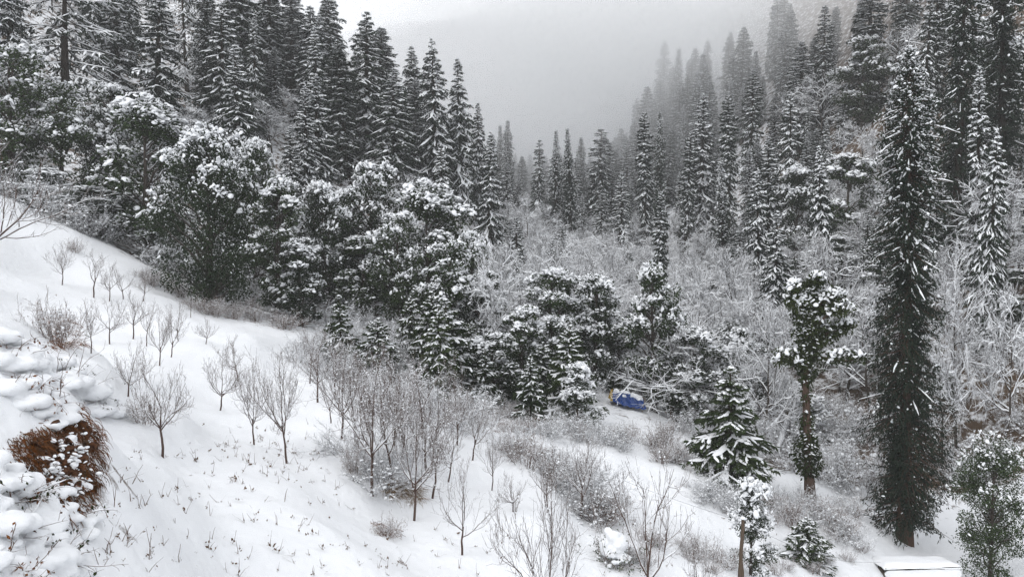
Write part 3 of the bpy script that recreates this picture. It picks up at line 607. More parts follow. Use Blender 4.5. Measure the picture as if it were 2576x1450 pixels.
for a in [
 ('larch', 175, -150, 104, 150, 'open cedar with long sagging snow-lined boughs, cut by the top edge near the left corner'),
 ('fir1', 55, -130, 100, 70, 'fir cut by the top edge, furthest into the left corner'),
 ('spire1', 305, -60, 112, 60, 'narrow fir between the open cedar and the full fir'),
 ('fir0', 402, -15, 104, 95, 'full pointed fir with layered snowy boughs above the great dark oak'),
 ('larch', 480, -110, 128, 60, 'fir with its tip out of the picture, just behind the full pointed fir'),
 ('col1', 530, -60, 118, 42, 'dark shaggy column of a fir with its tip cut off, beside two stacked firs'),
 ('fir4', 605, -95, 126, 100, 'broad fir cut by the top edge, directly behind the shorter snowy fir'),
 ('fir2', 605, 118, 100, 78, 'shorter snowy fir standing in front of the broad fir'),
 ('spire2', 690, -60, 136, 60, 'fir with its tip cut off between the broad fir and the layered fir'),
 ('spire1', 735, -20, 150, 60, 'tall fir touching the top edge where the sky begins'),
 ('fir3', 790, 28, 132, 75, 'layered fir with arching white boughs, left of the skyline group'),
 ('fir4', 832, -18, 158, 62, 'tallest fir on the skyline, touching the top edge beside the mist'),
 ('spire3', 870, 112, 122, 52, 'slim fir below and between the layered fir and the wide-armed fir'),
 ('fir0', 926, 38, 134, 82, 'wide-armed fir with heavy snow and a bare dark stem low down'),
 ('spire0', 962, 78, 150, 55, 'fir peeping out behind the wide-armed fir'),
 ('fir4', 990, 178, 122, 88, 'bushy fir with fan-shaped snowy boughs below the wide-armed fir'),
 ('fir3', 1040, 124, 146, 55, 'fir with a double-looking tip, midway down the left skyline'),
 ('fir1', 1072, 150, 160, 40, 'thin fir half hidden behind the sharp-pointed fir'),
 ('fir0', 1100, 110, 136, 62, 'sharp-pointed fir standing highest in the middle of the left skyline'),
 ('fir2', 1158, 153, 140, 58, 'pointed fir with long right-hand boughs near the end of the left skyline'),
 ('fir4', 1208, 264, 150, 42, 'dim fir tucked behind the last full fir of the skyline'),
 ('fir3', 1110, 364, 104, 48, 'small young fir with white-edged boughs above the round snowy oak'),
 ('fir1', 1230, 330, 116, 52, 'last full fir at the foot of the left skyline, dark with white ribs'),
 ('spire0', 735, 318, 88, 34, 'narrow snowy spire between the great dark oak and the firs'),
 ('spire1', 775, 218, 98, 48, 'dark ragged conifer with snow only near its tip, below the layered fir'),
 ('col3', 1275, 305, 205, 24, 'misty blunt-topped column at the edge of the cloud'),
 ('col0', 1255, 318, 215, 20, 'misty thin column touching the last full fir'),
 ('spire2', 1350, 352, 190, 26, 'small misty spire alone left of the twin columns'),
 ('col2', 1398, 333, 158, 22, 'straight dark column, left one of the twin columns in the valley'),
 ('col1', 1437, 330, 158, 21, 'dark column bent to the right at its tip, beside its straight twin'),
]: T(*a, group=GF if a[1] < 1250 else 'conifers in the valley mist', tilt=(0, .07 if a[1] == 1437 else 0))
GO = 'evergreen oaks along the orchard edge'
for a in [
 ('oak0', 40, 112, 74, 120, 'large dim rounded oak filling the left edge'),
 ('tall0', 168, 212, 76, 62, 'tall dim oak between the left-edge oak and the big spreading oaks'),
 ('oak2', 275, 198, 84, 72, 'oak with a snowy dome behind the spreading oak'),
 ('oak1', 372, 262, 70, 135, 'spreading oak with thick snow pats, left neighbour of the great dark oak'),
 ('tall1', 235, 470, 68, 75, 'low snow-flecked oak at the upper edge of the orchard'),
 ('bush1', 120, 430, 70, 70, 'dim bushy evergreen above the corner of the snow slope'),
 ('oak3', 640, 365, 76, 62, 'oak with a pale crown behind the right shoulder of the great dark oak'),
 ('tall2', 695, 445, 70, 62, 'snow-flecked oak just right of the great dark oak'),
 ('tall3', 755, 590, 62, 52, 'slim brownish oak beside the snow-flecked oak at the slope foot'),
 ('oak3', 822, 468, 74, 66, 'snowy oak left of the double-domed oak'),
 ('oak0', 930, 402, 80, 84, 'tall snowy oak rising to a dome below the fan-shaped fir'),
 ('oak1', 1080, 468, 76, 112, 'widest round oak with a brilliant snow cap in the middle of the wood'),
 ('oak2', 1000, 520, 72, 70, 'dark-bellied oak joined to the widest round oak'),
 ('tall0', 1125, 605, 60, 62, 'slender snowy oak with a visible dark stem in front of the round oak'),
 ('oak3', 1190, 590, 70, 60, 'oak with a loose pale crown between the round oak and the rusty tree'),
 ('tall1', 1380, 672, 62, 58, 'snow-capped oak with a dark body in the centre of the thicket'),
 ('tall2', 1312, 768, 54, 55, 'oak heaped with snow just right of the rusty leafless tree'),
 ('tall3', 1238, 832, 51, 62, 'dark wide-skirted oak at the foot of the rusty leafless tree'),
 ('tall1', 1497, 690, 64, 55, 'snowy oak left of the blue tarpaulin, behind the others'),
 ('tall0', 1650, 662, 62, 58, 'columnar oak with a long dark skirt just right of the blue tarpaulin'),
 ('tall2', 1560, 800, 66, 48, 'dim low oak above the blue tarpaulin'),
 ('bush0', 1455, 912, 47, 52, 'snow-plastered bushy oak left of the blue tarpaulin'),
]: T(*a, group=GO)
Bt('darkoak', 525, 775, 328, 118, 'great dark oak with a black shaded base at the end of the snow slope', GO)
GY = 'young spruces below the oaks'
for a in [
 ('young0', 857, 742, 52, 48, 'young spruce, first of three in a row, standing by the orchard bushes'),
 ('young1', 948, 800, 48, 62, 'darkest and widest of three young spruces in a row'),
 ('young2', 1032, 745, 55, 44, 'yellow-green young spruce behind the widest one'),
 ('young1', 1432, 818, 50, 62, 'young spruce with a snowy tip behind the snow-plastered bushy oak'),
 ('young0', 1842, 925, 43.5, 98, 'spreading young spruce with shelves of snow on the second slope'),
 ('young2', 2042, 1310, 36.5, 62, 'small drooping spruce at the bottom edge near the shed roof'),
]: T(*a, group=GY)
GR = 'conifers on the far side of the stream'
for a in [
 ('giant', 2293, 128, 44.5, 100, 'giant dark spruce rising from the shed roof, white only near its top'),
 ('fir2', 1948, 528, 82, 62, 'snow-shelved fir with a bare dark stem among the pale trees'),
 ('spire3', 1660, 478, 98, 26, 'slim dark column above the oak with the long skirt'),
 ('spire3', 1622, 282, 150, 26, 'tall slim column right of the gap in the mist'),
 ('col1', 1658, 286, 170, 20, 'dim slim column half behind the tall slim column'),
 ('spire1', 1762, 236, 150, 45, 'broad misty spire in the middle of the far slope'),
 ('spire3', 1832, 240, 142, 30, 'slender column right of the broad misty spire'),
 ('col0', 1818, 408, 108, 30, 'short dark column in front of the slender column'),
 ('spire0', 1885, 180, 168, 34, 'misty spire behind the slender column'),
 ('spire2', 1968, 84, 196, 34, 'pale misty spire below the tall grey pair'),
 ('spire1', 2008, 110, 165, 52, 'left and broader one of the tall grey pair'),
 ('spire0', 2062, 22, 165, 32, 'right and taller one of the tall grey pair'),
 ('spire0', 1930, 345, 112, 40, 'snowy spire below the tall grey pair'),
 ('fir0', 1990, 240, 128, 46, 'snowy fir under the broader grey spire'),
 ('fir4', 2072, 368, 88, 55, 'small fir with sagging snow-loaded fronds'),
 ('fir1', 1910, 420, 98, 50, 'snowy fir with tassels of snow right of the short dark column'),
 ('spire3', 1722, 335, 145, 26, 'dim column left of the slender column'),
 ('darkcol', 2402, -70, 82, 62, 'black shaggy conifer cut by the top edge, left one of the dark pair'),
 ('darkcol', 2520, -120, 84, 60, 'black shaggy conifer in the top corner, right one of the dark pair'),
 ('spire2', 2308, 0, 108, 36, 'snow-white slender fir whose tip touches the top edge'),
 ('spire1', 2462, 170, 72, 50, 'snowy conifer with tiered pats below the dark pair'),
 ('fir3', 2485, 330, 66, 60, 'small snow-loaded conifer above the big leafless tree'),
 ('spire0', 2170, -30, 150, 55, 'misty conifer at the top edge above the pale round trees'),
 ('spire2', 2255, -70, 150, 50, 'second misty conifer at the top edge above the pale round trees'),
 ('spire0', 2340, -60, 125, 40, 'dim conifer at the top edge beside the snow-white fir'),
 ('spire1', 1662, 108, 245, 30, 'ghostly tree standing highest in the thick mist'),
 ('spire0', 1620, 220, 230, 32, 'ghostly tree with rounded clumps left of the thick mist trees'),
 ('col0', 1700, 130, 250, 22, 'faint thin ghost of a tree right of the highest ghostly tree'),
 ('spire2', 1502, 325, 190, 44, 'misty broad conifer right of the twin columns'),
 ('col3', 1460, 350, 210, 24, 'faint column directly right of the twin columns'),
 ('spire1', 1560, 430, 150, 34, 'misty snowy conifer between the twin columns and the slim column'),
 ('spire0', 1530, 360, 205, 30, 'faint conifer behind the misty broad conifer'),
]: T(*a, group=GR)
GO2 = 'oaks on the far side of the stream'
for a in [
 ('tall0', 2160, 98, 96, 52, 'dome-topped oak with a long dark body on the far slope'),
 ('oak3', 2545, 112, 72, 62, 'oak with a flat snow cap in the upper right corner'),
 ('oak1', 2440, 60, 86, 60, 'small snowy oak between the dark pair'),
 ('tall3', 2120, 380, 84, 62, 'dark oak in the hollow below the dome-topped oak'),
 ('tall2', 2000, 420, 92, 50, 'pale snowy oak near the small fir with sagging fronds'),
]: T(*a, group=GO2)
Bt('nearoak', 2490, 1470, 1085, 74, 'bright green bushy oak in the lower right corner', GO2)
Bt('bush0', 1888, 1445, 1195, 56, 'small oak with snow on its head beside the wooden pole', GO2)
GB = 'snowy leafless trees picked out on the far slope'
for a in [
 ('bigbare0', 2490, 392, 62, 125, 'big leafless tree laced with snow, right of the giant spruce'),
 ('bigbare1', 2420, 620, 58, 90, 'leafless tree with long level snowy boughs behind the giant spruce'),
 ('bare0', 2545, 700, 56, 80, 'leafless tree on the white bank at the right edge'),
 ('bare1', 2110, 560, 82, 85, 'leaning leafless tree with a forked dark stem on the far slope'),
 ('bare2', 2050, 470, 92, 80, 'pale leafless tree with sweeping boughs above the forked one'),
 ('bare3', 1535, 560, 96, 60, 'leafless tree with a dark forked stem above the central oaks'),
 ('bare4', 1410, 590, 84, 70, 'leafless tree with crooked limbs above the snow-capped oak'),
 ('bare0', 1320, 478, 108, 60, 'ghost-pale leafless tree right of the last full fir'),
 ('bigbare0', 1930, 720, 58, 85, 'wide white leafless tree behind the oak with ivy'),
 ('bare2', 1770, 640, 74, 70, 'white lacy tree left of the snow-shelved fir'),
 ('bare1', 1850, 590, 88, 70, 'pale lacy tree in front of the short dark column'),
 ('bare3', 2245, 60, 125, 80, 'pale round leafless tree in the mist near the top edge'),
 ('bare4', 2065, 190, 128, 62, 'pink-grey round leafless tree below the tall grey pair'),
 ('bare2', 1250, 650, 56, 66, 'rusty leafless tree with a brown stem, in the middle of the wood'),
 ('bare1', 1250, 580, 66, 74, 'pale lacy crown rising behind the rusty leafless tree'),
 ('bare0', 2220, 700, 70, 70, 'leafless tree leaning against the giant spruce from the left'),
 ('bare3', 2380, 850, 54, 60, 'thin leafless tree right of the giant spruce, low down'),
]: T(*a, group=GB)

# ------------------------------------------------------------------ the woods: the many between them
SKY_X = [0, 320, 345, 372, 400, 430, 460, 478, 492, 508, 522, 600, 640, 700, 760, 800, 845, 1100]
SKY_Y = [-200, -200, 5, 25, 52, 62, 72, 110, 140, 150, 145, 150, 88, 35, 5, -30, -60, -200]
frng = random.Random(5)
def blocks_tarp(x, y, z, H):
    a = proj(x, y, z + H); b_ = proj(x, y, z); return 585 < b_[0] < 662 and a[1] < 410 and b_[1] > 385 and b_[2] < 64
def fill(n, keys, px0, px1, d0, d1, h0, h1, ratio, label, group, gap=2.2, top_min=None, avoid=()):
    done = 0; tries = 0
    while done < n and tries < n * 40:
        tries += 1
        px = frng.uniform(px0, px1); d = d0 + (d1 - d0) * frng.random() ** 0.8
        x, y = (px - 512) / F_ * d, d
        if any((x - a) ** 2 + (y - b_) ** 2 < gap * gap for a, b_ in TAKEN): continue
        z = gz(x, y); H = frng.uniform(h0, h1); qx, qy, _ = proj(x, y, z + H)
        if qy < np.interp(qx, SKY_X, SKY_Y) + 6 or (top_min is not None and qy < top_min(qx)): continue
        if any(a0 < qx < a1 and b0 < qy < b1 for a0, a1, b0, b1 in avoid): continue
        if blocks_tarp(x, y, z, H): continue
        k = frng.choice(keys); FILLED.append((plant(k, x, y, H, H * ratio * frng.uniform(.8, 1.25), label, group, sink=.2), H * PROTO[k].H / PROTO[k].H, label)); TAKEN.append((x, y)); done += 1
    print('fill', label[:40], done)
FI = [f'fir{i}' for i in range(5)]; CO = [f'col{i}' for i in range(4)]; SP = [f'spire{i}' for i in range(4)]
OK_ = [f'oak{i}' for i in range(4)] + [f'tall{i}' for i in range(4)]; BA = [f'bare{i}' for i in range(5)]; SC = [f'scrub{i}' for i in range(3)]
fill(16, FI, -30, 330, 105, 175, 15, 22, .15, 'fir filling a gap among the taller firs of the upper left slope', 'gap-filling firs, upper left', 3.0)
fill(15, FI + ['spire0'], 230, 500, 120, 178, 12, 20, .14, 'fir filling a gap under the left skyline firs', 'gap-filling firs under the skyline', 3.0)
fill(26, BA, -30, 480, 84, 140, 5, 9, .38, 'pale leafless tree standing in shade between the left slope firs', 'leafless trees between the firs')
fill(20, OK_, -20, 470, 70, 100, 5, 9, .30, 'dim evergreen oak in the crowd behind the orchard edge', 'oaks crowded behind the orchard edge', 2.6, lambda q: np.interp(q, [0, 200, 300, 480], [130, 200, 190, 230]))
fill(26, SC, -20, 300, 63, 82, 2, 4, .55, 'snowy scrub at the foot of the wood above the orchard', 'scrub above the orchard', 1.2)
fill(52, BA, 470, 720, 62, 150, 5.5, 10, .42, 'white lacy leafless tree on the valley floor thicket', 'leafless trees of the valley floor', 2.0, lambda q: np.interp(q, [470, 545, 640, 720], [225, 225, 235, 215]))
fill(62, BA + ['bigbare1'], 640, 1040, 60, 135, 5, 10, .40, 'white lacy leafless tree in the thicket across the stream', 'leafless trees across the stream', 2.0, lambda q: np.interp(q, [640, 760, 850, 1024], [215, 180, 120, 110]))
fill(40, FI + SP, 490, 900, 72, 135, 6, 12, .15, 'snowy small conifer scattered through the lacy trees', 'small conifers among lacy trees', 2.6, lambda q: 205)
fill(34, SP + SP + CO[:1], 560, 860, 125, 200, 11, 17, .12, 'misty snow-clad conifer in the ranks climbing the far slope', 'conifer ranks on the far slope', 3.2)
fill(90, SP + SP + CO[:1], 590, 800, 195, 285, 17, 27, .12, 'conifer nearly lost in the cloud on the far slope', 'conifers lost in cloud', 3.2)
fill(20, SP + FI, 800, 1040, 95, 170, 9, 15, .15, 'snowy conifer high on the far slope in the upper right', 'conifers of the upper right slope', 3.0)
fill(50, SP + SP + CO, 485, 660, 172, 290, 14, 25, .12, 'faint conifer at the head of the valley', 'conifers at the valley head', 4.0)
fill(26, BA + ['bigbare0'], 485, 690, 105, 185, 8, 13, .42, 'frost-white leafless tree before the misty conifers of the valley head', 'leafless trees before the valley head', 3.0, lambda q: 196)
fill(9, ['young0', 'young1', 'young2'], 430, 620, 45, 60, 4, 7, .26, 'slender snow-dusted young spruce within the central cluster', 'young spruces of the central cluster', 1.5, lambda q: 285)
fill(30, SP, 430, 640, 480, 545, 16, 24, .13, 'faint conifer on the distant ridge seen through cloud', 'trees on the distant ridge', 6.0)
fill(9, [f'tall{i}' for i in range(4)], 455, 610, 50, 66, 6, 10, .19, 'snowy evergreen oak filling the central cluster of oaks', 'oaks of the central cluster', 1.7, lambda q: 258)
fill(26, OK_[4:], 480, 760, 58, 105, 5, 9.5, .20, 'half-hidden evergreen oak among the lacy trees of the valley', 'oaks among lacy trees', 2.6, lambda q: 262)
fill(18, OK_ + ['bush0', 'bush1'], 700, 1040, 62, 115, 4, 8, .30, 'small evergreen oak scattered across the far thicket', 'oaks across the far thicket', 2.6, lambda q: 150)
fill(36, SC, 330, 700, 48, 72, 1.6, 3.2, .6, 'low snowy scrub between the trunks of the central wood', 'scrub of the central wood', 1.2)
fill(40, SC, 640, 1040, 48, 70, 1.6, 3.4, .6, 'low snowy scrub along the stream banks', 'scrub along the stream', 1.2)

# ------------------------------------------------------------------ orchard
GQ = 'fruit trees of the orchard'
for key, X, Yb, Yt, hf, lab in [
 ('fruit0', 1160, 1395, 1165, 78, 'lone fruit tree standing nearest in the open snow, low centre'),
 ('fruit1', 408, 1150, 905, 88, 'wide vase-shaped fruit tree beside the brown bank'),
 ('fruit2', 640, 1120, 935, 58, 'slender fruit tree left of the densest snowy one'),
 ('fullfruit0', 720, 1165, 870, 66, 'dense brown fruit tree full of snowy twigs, alone on the slope'),
 ('fruit3', 553, 1032, 860, 55, 'fruit tree above the slender one, with a bushy top'),
 ('fruit4', 228, 888, 765, 40, 'crooked fruit tree, lowest left of the small orchard group'),
 ('fruit5', 276, 865, 745, 45, 'round fruit tree next to the crooked one'),
 ('fruit1', 335, 852, 735, 46, 'fruit tree with dead leaves caught in its fork'),
 ('fruit2', 402, 920, 790, 42, 'fruit tree in the middle row, with a thin straight stem'),
 ('fruit0', 428, 900, 770, 40, 'fruit tree touching the thin-stemmed one on its right'),
 ('fruit3', 519, 866, 800, 30, 'little fan-shaped fruit tree alone near the edge of the slope'),
 ('fruit4', 238, 752, 640, 48, 'largest of four fruit trees in the top row'),
 ('fruit5', 276, 757, 655, 34, 'second of four fruit trees in the top row'),
 ('fruit0', 309, 755, 668, 34, 'third of four fruit trees in the top row'),
 ('fruit1', 361, 757, 690, 30, 'smallest, last of four fruit trees in the top row'),
 ('fruit2', 155, 716, 622, 34, 'fruit tree higher up, apart from the top row'),
 ('fruit3', 322, 1000, 855, 55, 'bushy fruit tree behind the snow-capped shrub'),
 ('fruit4', 480, 800, 740, 22, 'tiny sapling near the great dark oak'),
 ('fullfruit1', 938, 1248, 905, 95, 'thick fruit tree with many stems on the terrace edge'),
 ('fullfruit0', 1042, 1308, 1010, 78, 'bushy fruit tree behind the lone nearest one'),
 ('fullfruit1', 860, 1105, 880, 72, 'fruit tree in the snowy thicket, right of the dense brown one'),
 ('fruit5', 1128, 1215, 1070, 55, 'fruit tree with a dark curved stem behind the bushy one'),
 ('fruit2', 1236, 1232, 1095, 40, 'thin forked fruit tree at the terrace edge'),
 ('fruit3', 1292, 1288, 1190, 48, 'stunted fruit tree with grass round its foot'),
 ('fruit1', 1378, 1288, 1130, 45, 'fruit tree leaning over the terrace edge'),
 ('fullfruit0', 1460, 1300, 1090, 70, 'dark leaning tree tangled with brambles on the terrace edge'),
 ('fullfruit1', 800, 1010, 850, 60, 'fruit tree above the thicket, backing on the young spruces'),
 ('fullfruit0', 990, 1120, 930, 70, 'fruit tree inside the densest snowy thicket'),
 ('fruit5', 600, 960, 840, 42, 'fruit tree behind the bushy-topped one'),
 ('fullfruit1', 1100, 1130, 960, 62, 'fruit tree at the back of the snowy thicket'),
 ('fruit0', 450, 860, 760, 34, 'fruit tree at the right end of the middle row'),
 ('fruit4', 370, 870, 760, 34, 'fruit tree squeezed in the middle row between two others'),
 ('fruit1', 1140, 905, 830, 20, 'sapling beside the dark stump-like shadow under the oaks'),
 ('fruit2', 1140, 1030, 905, 42, 'small crooked tree on the bare patch below the oaks'),
]: Bt(key, X, Yb, Yt, hf, lab, GQ, tilt=(frng.gauss(0, .06), frng.gauss(0, .06)))
for X, Yb in [(845, 1000), (905, 1040), (965, 1075), (1010, 1165), (1075, 1190), (830, 1065), (890, 1110), (1150, 1120), (1190, 1160), (985, 1235), (1085, 1255), (780, 965), (1010, 1040), (1060, 1100)]:
    q, d = on_ground(X * S_, Yb * S_); H = frng.uniform(2.2, 3.6); FILLED.append((plant(frng.choice(['fruit0', 'fruit2', 'fruit4', 'fruit5']), q[0], q[1], H, H * frng.uniform(.3, .42), 'wispy sapling in the snowy thicket of the terrace', 'saplings of the terrace thicket', sink=.03, tilt=(frng.gauss(0, .08), frng.gauss(0, .08))), H, 'wispy sapling'))
# long shoots rising into the picture from just below it
for key, X, d, Yt, hf, lab in [
 ('fruit2', 1375, 17.0, 1235, 115, 'near fruit tree cut by the bottom edge, long shoots, low centre'),
 ('fruit4', 1640, 20.5, 1180, 120, 'near fruit tree with dark shoots cut by the bottom edge, by the snow hummock'),
 ('fruit5', 1760, 23.0, 1330, 60, 'small near shoots at the bottom edge, right of the hummock'),
]: T(key, X, Yt, d, hf, lab, GQ)
fl = plant('fruit1', *P(-22, 275, 26)[:2], 5.0, 2.6, 'old fruit tree with long bare limbs reaching in from the left edge', GQ, z=P(-22, 296, 26)[2])

fill(34, ['bush0', 'bush1', 'tall1', 'tall3'], 690, 1040, 60, 110, 2.0, 4.2, .42, 'dark evergreen bush in the far thicket', 'dark bushes in the far thicket', 1.6, lambda q: 150)
fill(24, ['bush0', 'bush1'], -10, 480, 64, 92, 1.8, 3.6, .45, 'dark evergreen bush at the foot of the oaks', 'dark bushes at the foot of the oaks', 1.4)

# ------------------------------------------------------------------ oak with ivy round its stem
def ivy_oak():
    rng = np.random.default_rng(301); tm, im, cm, sm = MB(), MB(), MB(), MB(); H = 11.8
    z = np.array([-.5, 0.4, 2, 4, 6, 8, 9.6, 10.8]); p = np.zeros((1, 8, 3)); p[0, :, 2] = z; p[0, :, 0] = [.08, .05, -.05, -.15, -.28, -.22, -.25, -.2]
    r = np.array([[.50, .34, .25, .23, .21, .18, .12, .05]]); tubes(tm, p, r, 11)
    lb = [(8.2, (1.0, .2, .45), 2.9), (7.4, (1, -.3, .10), 2.6), (8.9, (.6, .5, .9), 2.2), (9.2, (-.5, -.3, .9), 1.7), (6.9, (-.9, .1, .3), 1.3), (8.6, (.9, -.6, .6), 2.6), (9.7, (.15, .1, 1), 1.4), (9.0, (.9, .3, .3), 2.5), (9.4, (.7, -.2, .8), 2.2), (8.0, (1, .1, .2), 2.2), (9.8, (-.4, .3, .7), 1.2)]
    st = np.array([[np.interp(a, z, p[0, :, 0]), 0, a] for a, _, _ in lb]); LP = polys(st, np.array([q for _, q, _ in lb], float), np.array([q for _, _, q in lb]), 7, .15, .22, rng); tubes(tm, LP, taper(np.full(len(lb), .13), np.full(len(lb), .03), 7), 6)
    # ivy sleeves: bulges of leaves on the stem
    for z0, z1, rad, n in ((1.2, 3.4, .72, 1500), (3.2, 4.6, .34, 350), (4.9, 6.1, .26, 200), (6.0, 8.4, .48, 1000), (7.2, 10.4, .72, 2300), (8.8, 11.2, .55, 1000)):
        zz = rng.uniform(z0, z1, n); a = rng.uniform(0, 6.283, n); w = np.sin(np.pi * (zz - z0) / (z1 - z0)) ** .5
        q = rng.uniform(.15, 1.1, n) ** .6 * rad * w * (1 + .45 * np.sin(2 * a + zz * 2.3) * np.sin(zz * 3.1 + a))
        pos = np.stack([np.interp(zz, z, p[0, :, 0]) + np.cos(a) * q, np.sin(a) * q, zz], 1)
        pos += rng.normal(0, .10, pos.shape)
        leaves(im, pos, np.stack([np.cos(a), np.sin(a), -.7 + 0 * a], 1) + rng.normal(0, .5, (n, 3)), .17 * rng.uniform(.6, 1.4, n), .12 * rng.uniform(.6, 1.3, n), rng)
        k = rng.random(n) < .10 * (1 + (zz > 8.6) * 1.5); blobs(sm, pos[k] + [0, 0, .04], .075 * rng.uniform(.4, 1.4, k.sum()), rng)
    c = LP[:, 1:].reshape(-1, 3) + rng.normal(0, .2, (len(lb) * 6, 3)); cr = rng.uniform(.25, .60, len(c))
    nl = 130; ii = np.repeat(np.arange(len(c)), nl); v = norm(rng.normal(0, 1, (len(ii), 3))); v[:, 2] *= .7
    leaves(cm, c[ii] + v * (cr[ii] * rng.uniform(.15, 1.35, len(ii)) ** .7)[:, None], v + rng.normal(0, .6, v.shape) + [0, 0, -.4], .17 * rng.uniform(.6, 1.4, len(ii)), .11, rng)
    nb = 22; ii = np.repeat(np.arange(len(c)), nb); v = norm(rng.normal(0, 1, (len(ii), 3))); v[:, 2] = np.abs(v[:, 2])
    q = c[ii] + v * [1, 1, .72] * cr[ii][:, None]; cov = sum(((np.hypot(q[:, 0] - c[m, 0], q[:, 1] - c[m, 1]) < cr[m] * .8) & (c[m, 2] + .2 - q[:, 2] > .1)).astype(int) for m in range(len(c)))
    k = rng.random(len(q)) < np.where(cov == 0, .95, .22); blobs(sm, q[k], .13 * rng.uniform(.45, 1.35, k.sum()), rng, .8, tilt=.45)
    return [('trunk', tm.mesh('trunk', M['bark_red'])), ('ivy', im.mesh('ivy', M['ivy'], False)), ('crown', cm.mesh('crown', M['ivy'], False)), ('snow', sm.mesh('snow', M['snow']))]
reg('ivyoak', 'ivy_clad_oak', 'oak tree', ivy_oak(), 10.9, 2.9)
q_, d_ = on_ground(2035 * S_, 1258 * S_); io = plant('ivyoak', q_[0], q_[1], (1258 - 720) * S_ * d_ / F_, 2.9 * .98, 'oak with ivy-wrapped reddish stem and a lopsided snowy crown', 'oaks on the far side of the stream', rot=0.0)
TAKEN.append((q_[0], q_[1])); print('ivy oak', d_)

# ------------------------------------------------------------------ brambles, scrub and tufts on the terrace edges
def row(keys, pts, h0, h1, label, group, ratio=.7, n=None):
    for X, Yb in pts:
        q, d = on_ground(X * S_ , Yb * S_); k = frng.choice(keys); H = frng.uniform(h0, h1)
        if blocks_tarp(q[0], q[1], q[2], H): continue
        FILLED.append((plant(k, q[0], q[1], H, H * ratio * frng.uniform(.8, 1.3), label, group, sink=.05), H, label))
def along(pts, n, jx, jy):
    pts = np.array(pts, float); s = np.concatenate([[0], np.cumsum(np.hypot(*np.diff(pts, axis=0).T))]); o = []
    for i in range(n):
        t = s[-1] * (i + frng.random()) / n; o.append((np.interp(t, s, pts[:, 0]) + frng.uniform(-jx, jx), np.interp(t, s, pts[:, 1]) + frng.uniform(-jy, jy)))
    return o
BR = [f'bramble{i}' for i in range(3)]
row(BR, along([(330, 690), (430, 740), (520, 790), (640, 800), (740, 835)], 16, 14, 8), .8, 1.5, 'brown bramble along the upper rim of the snow slope', 'brambles on the upper rim', .8)
row(BR + SC[:2], along([(1270, 1100), (1400, 1190), (1470, 1270), (1560, 1320)], 22, 26, 24), .8, 1.7, 'brown bramble on the terrace edge in the middle', 'brambles on the terrace edge', .75)
row(SC, along([(760, 900), (860, 960), (960, 1020), (1080, 1060), (1200, 1090)], 26, 40, 40), .9, 1.9, 'snowy scrub between the fruit trees and the young spruces', 'scrub below the young spruces', .8)
row(SC + BR, along([(1250, 1060), (1380, 1090), (1500, 1100), (1600, 1120), (1720, 1170)], 22, 34, 20), .7, 1.4, 'snowy scrub along the upper edge of the second slope', 'scrub above the second slope', .8)
row(SC + BR, along([(1780, 1260), (1900, 1290), (2050, 1290), (2180, 1370)], 26, 40, 34), .5, 1.4, 'scrub on the lower edge of the second slope', 'scrub below the second slope', .8)
row(BR, along([(1500, 1420), (1700, 1400), (1800, 1430), (2000, 1400), (2150, 1420)], 20, 50, 40), .4, .9, 'low bramble in the open snow of the lower slope', 'brambles of the lower slope', .8)
row(SC, along([(880, 1130), (960, 1180), (1060, 1210)], 5, 40, 40), .9, 1.5, 'snowy scrub crowding the fruit trees of the terrace', 'scrub among the fruit trees', .8)
Bt('bramble0', 893, 1195, 1120, 36, 'red-brown bramble at the left foot of the snowy thicket', 'picked-out brambles')
Bt('bramble1', 975, 1350, 1290, 42, 'brown bramble clump hanging on the terrace step, low centre', 'picked-out brambles')
Bt('bramble2', 145, 870, 742, 75, 'big brown bramble heaped with snow above the brown bank', 'picked-out brambles')
Bt('bramble1', 365, 1062, 985, 58, 'snow-capped shrub behind the wide vase-shaped fruit tree', 'picked-out brambles')
Bt('bramble0', 190, 640, 605, 22, 'brown bush near the top of the snow slope', 'picked-out brambles')
Bt('bramble2', 1995, 1330, 1240, 34, 'brown shrub with tall shoots on the second slope, by the small drooping spruce', 'picked-out brambles')
Bt('bramble0', 2225, 1270, 1110, 50, 'reddish snowy shrub left of the giant spruce stem', 'picked-out brambles')
Bt('bramble2', 1670, 1130, 1040, 44, 'rust-leaved shrub at the foot of the columnar oak', 'picked-out brambles')

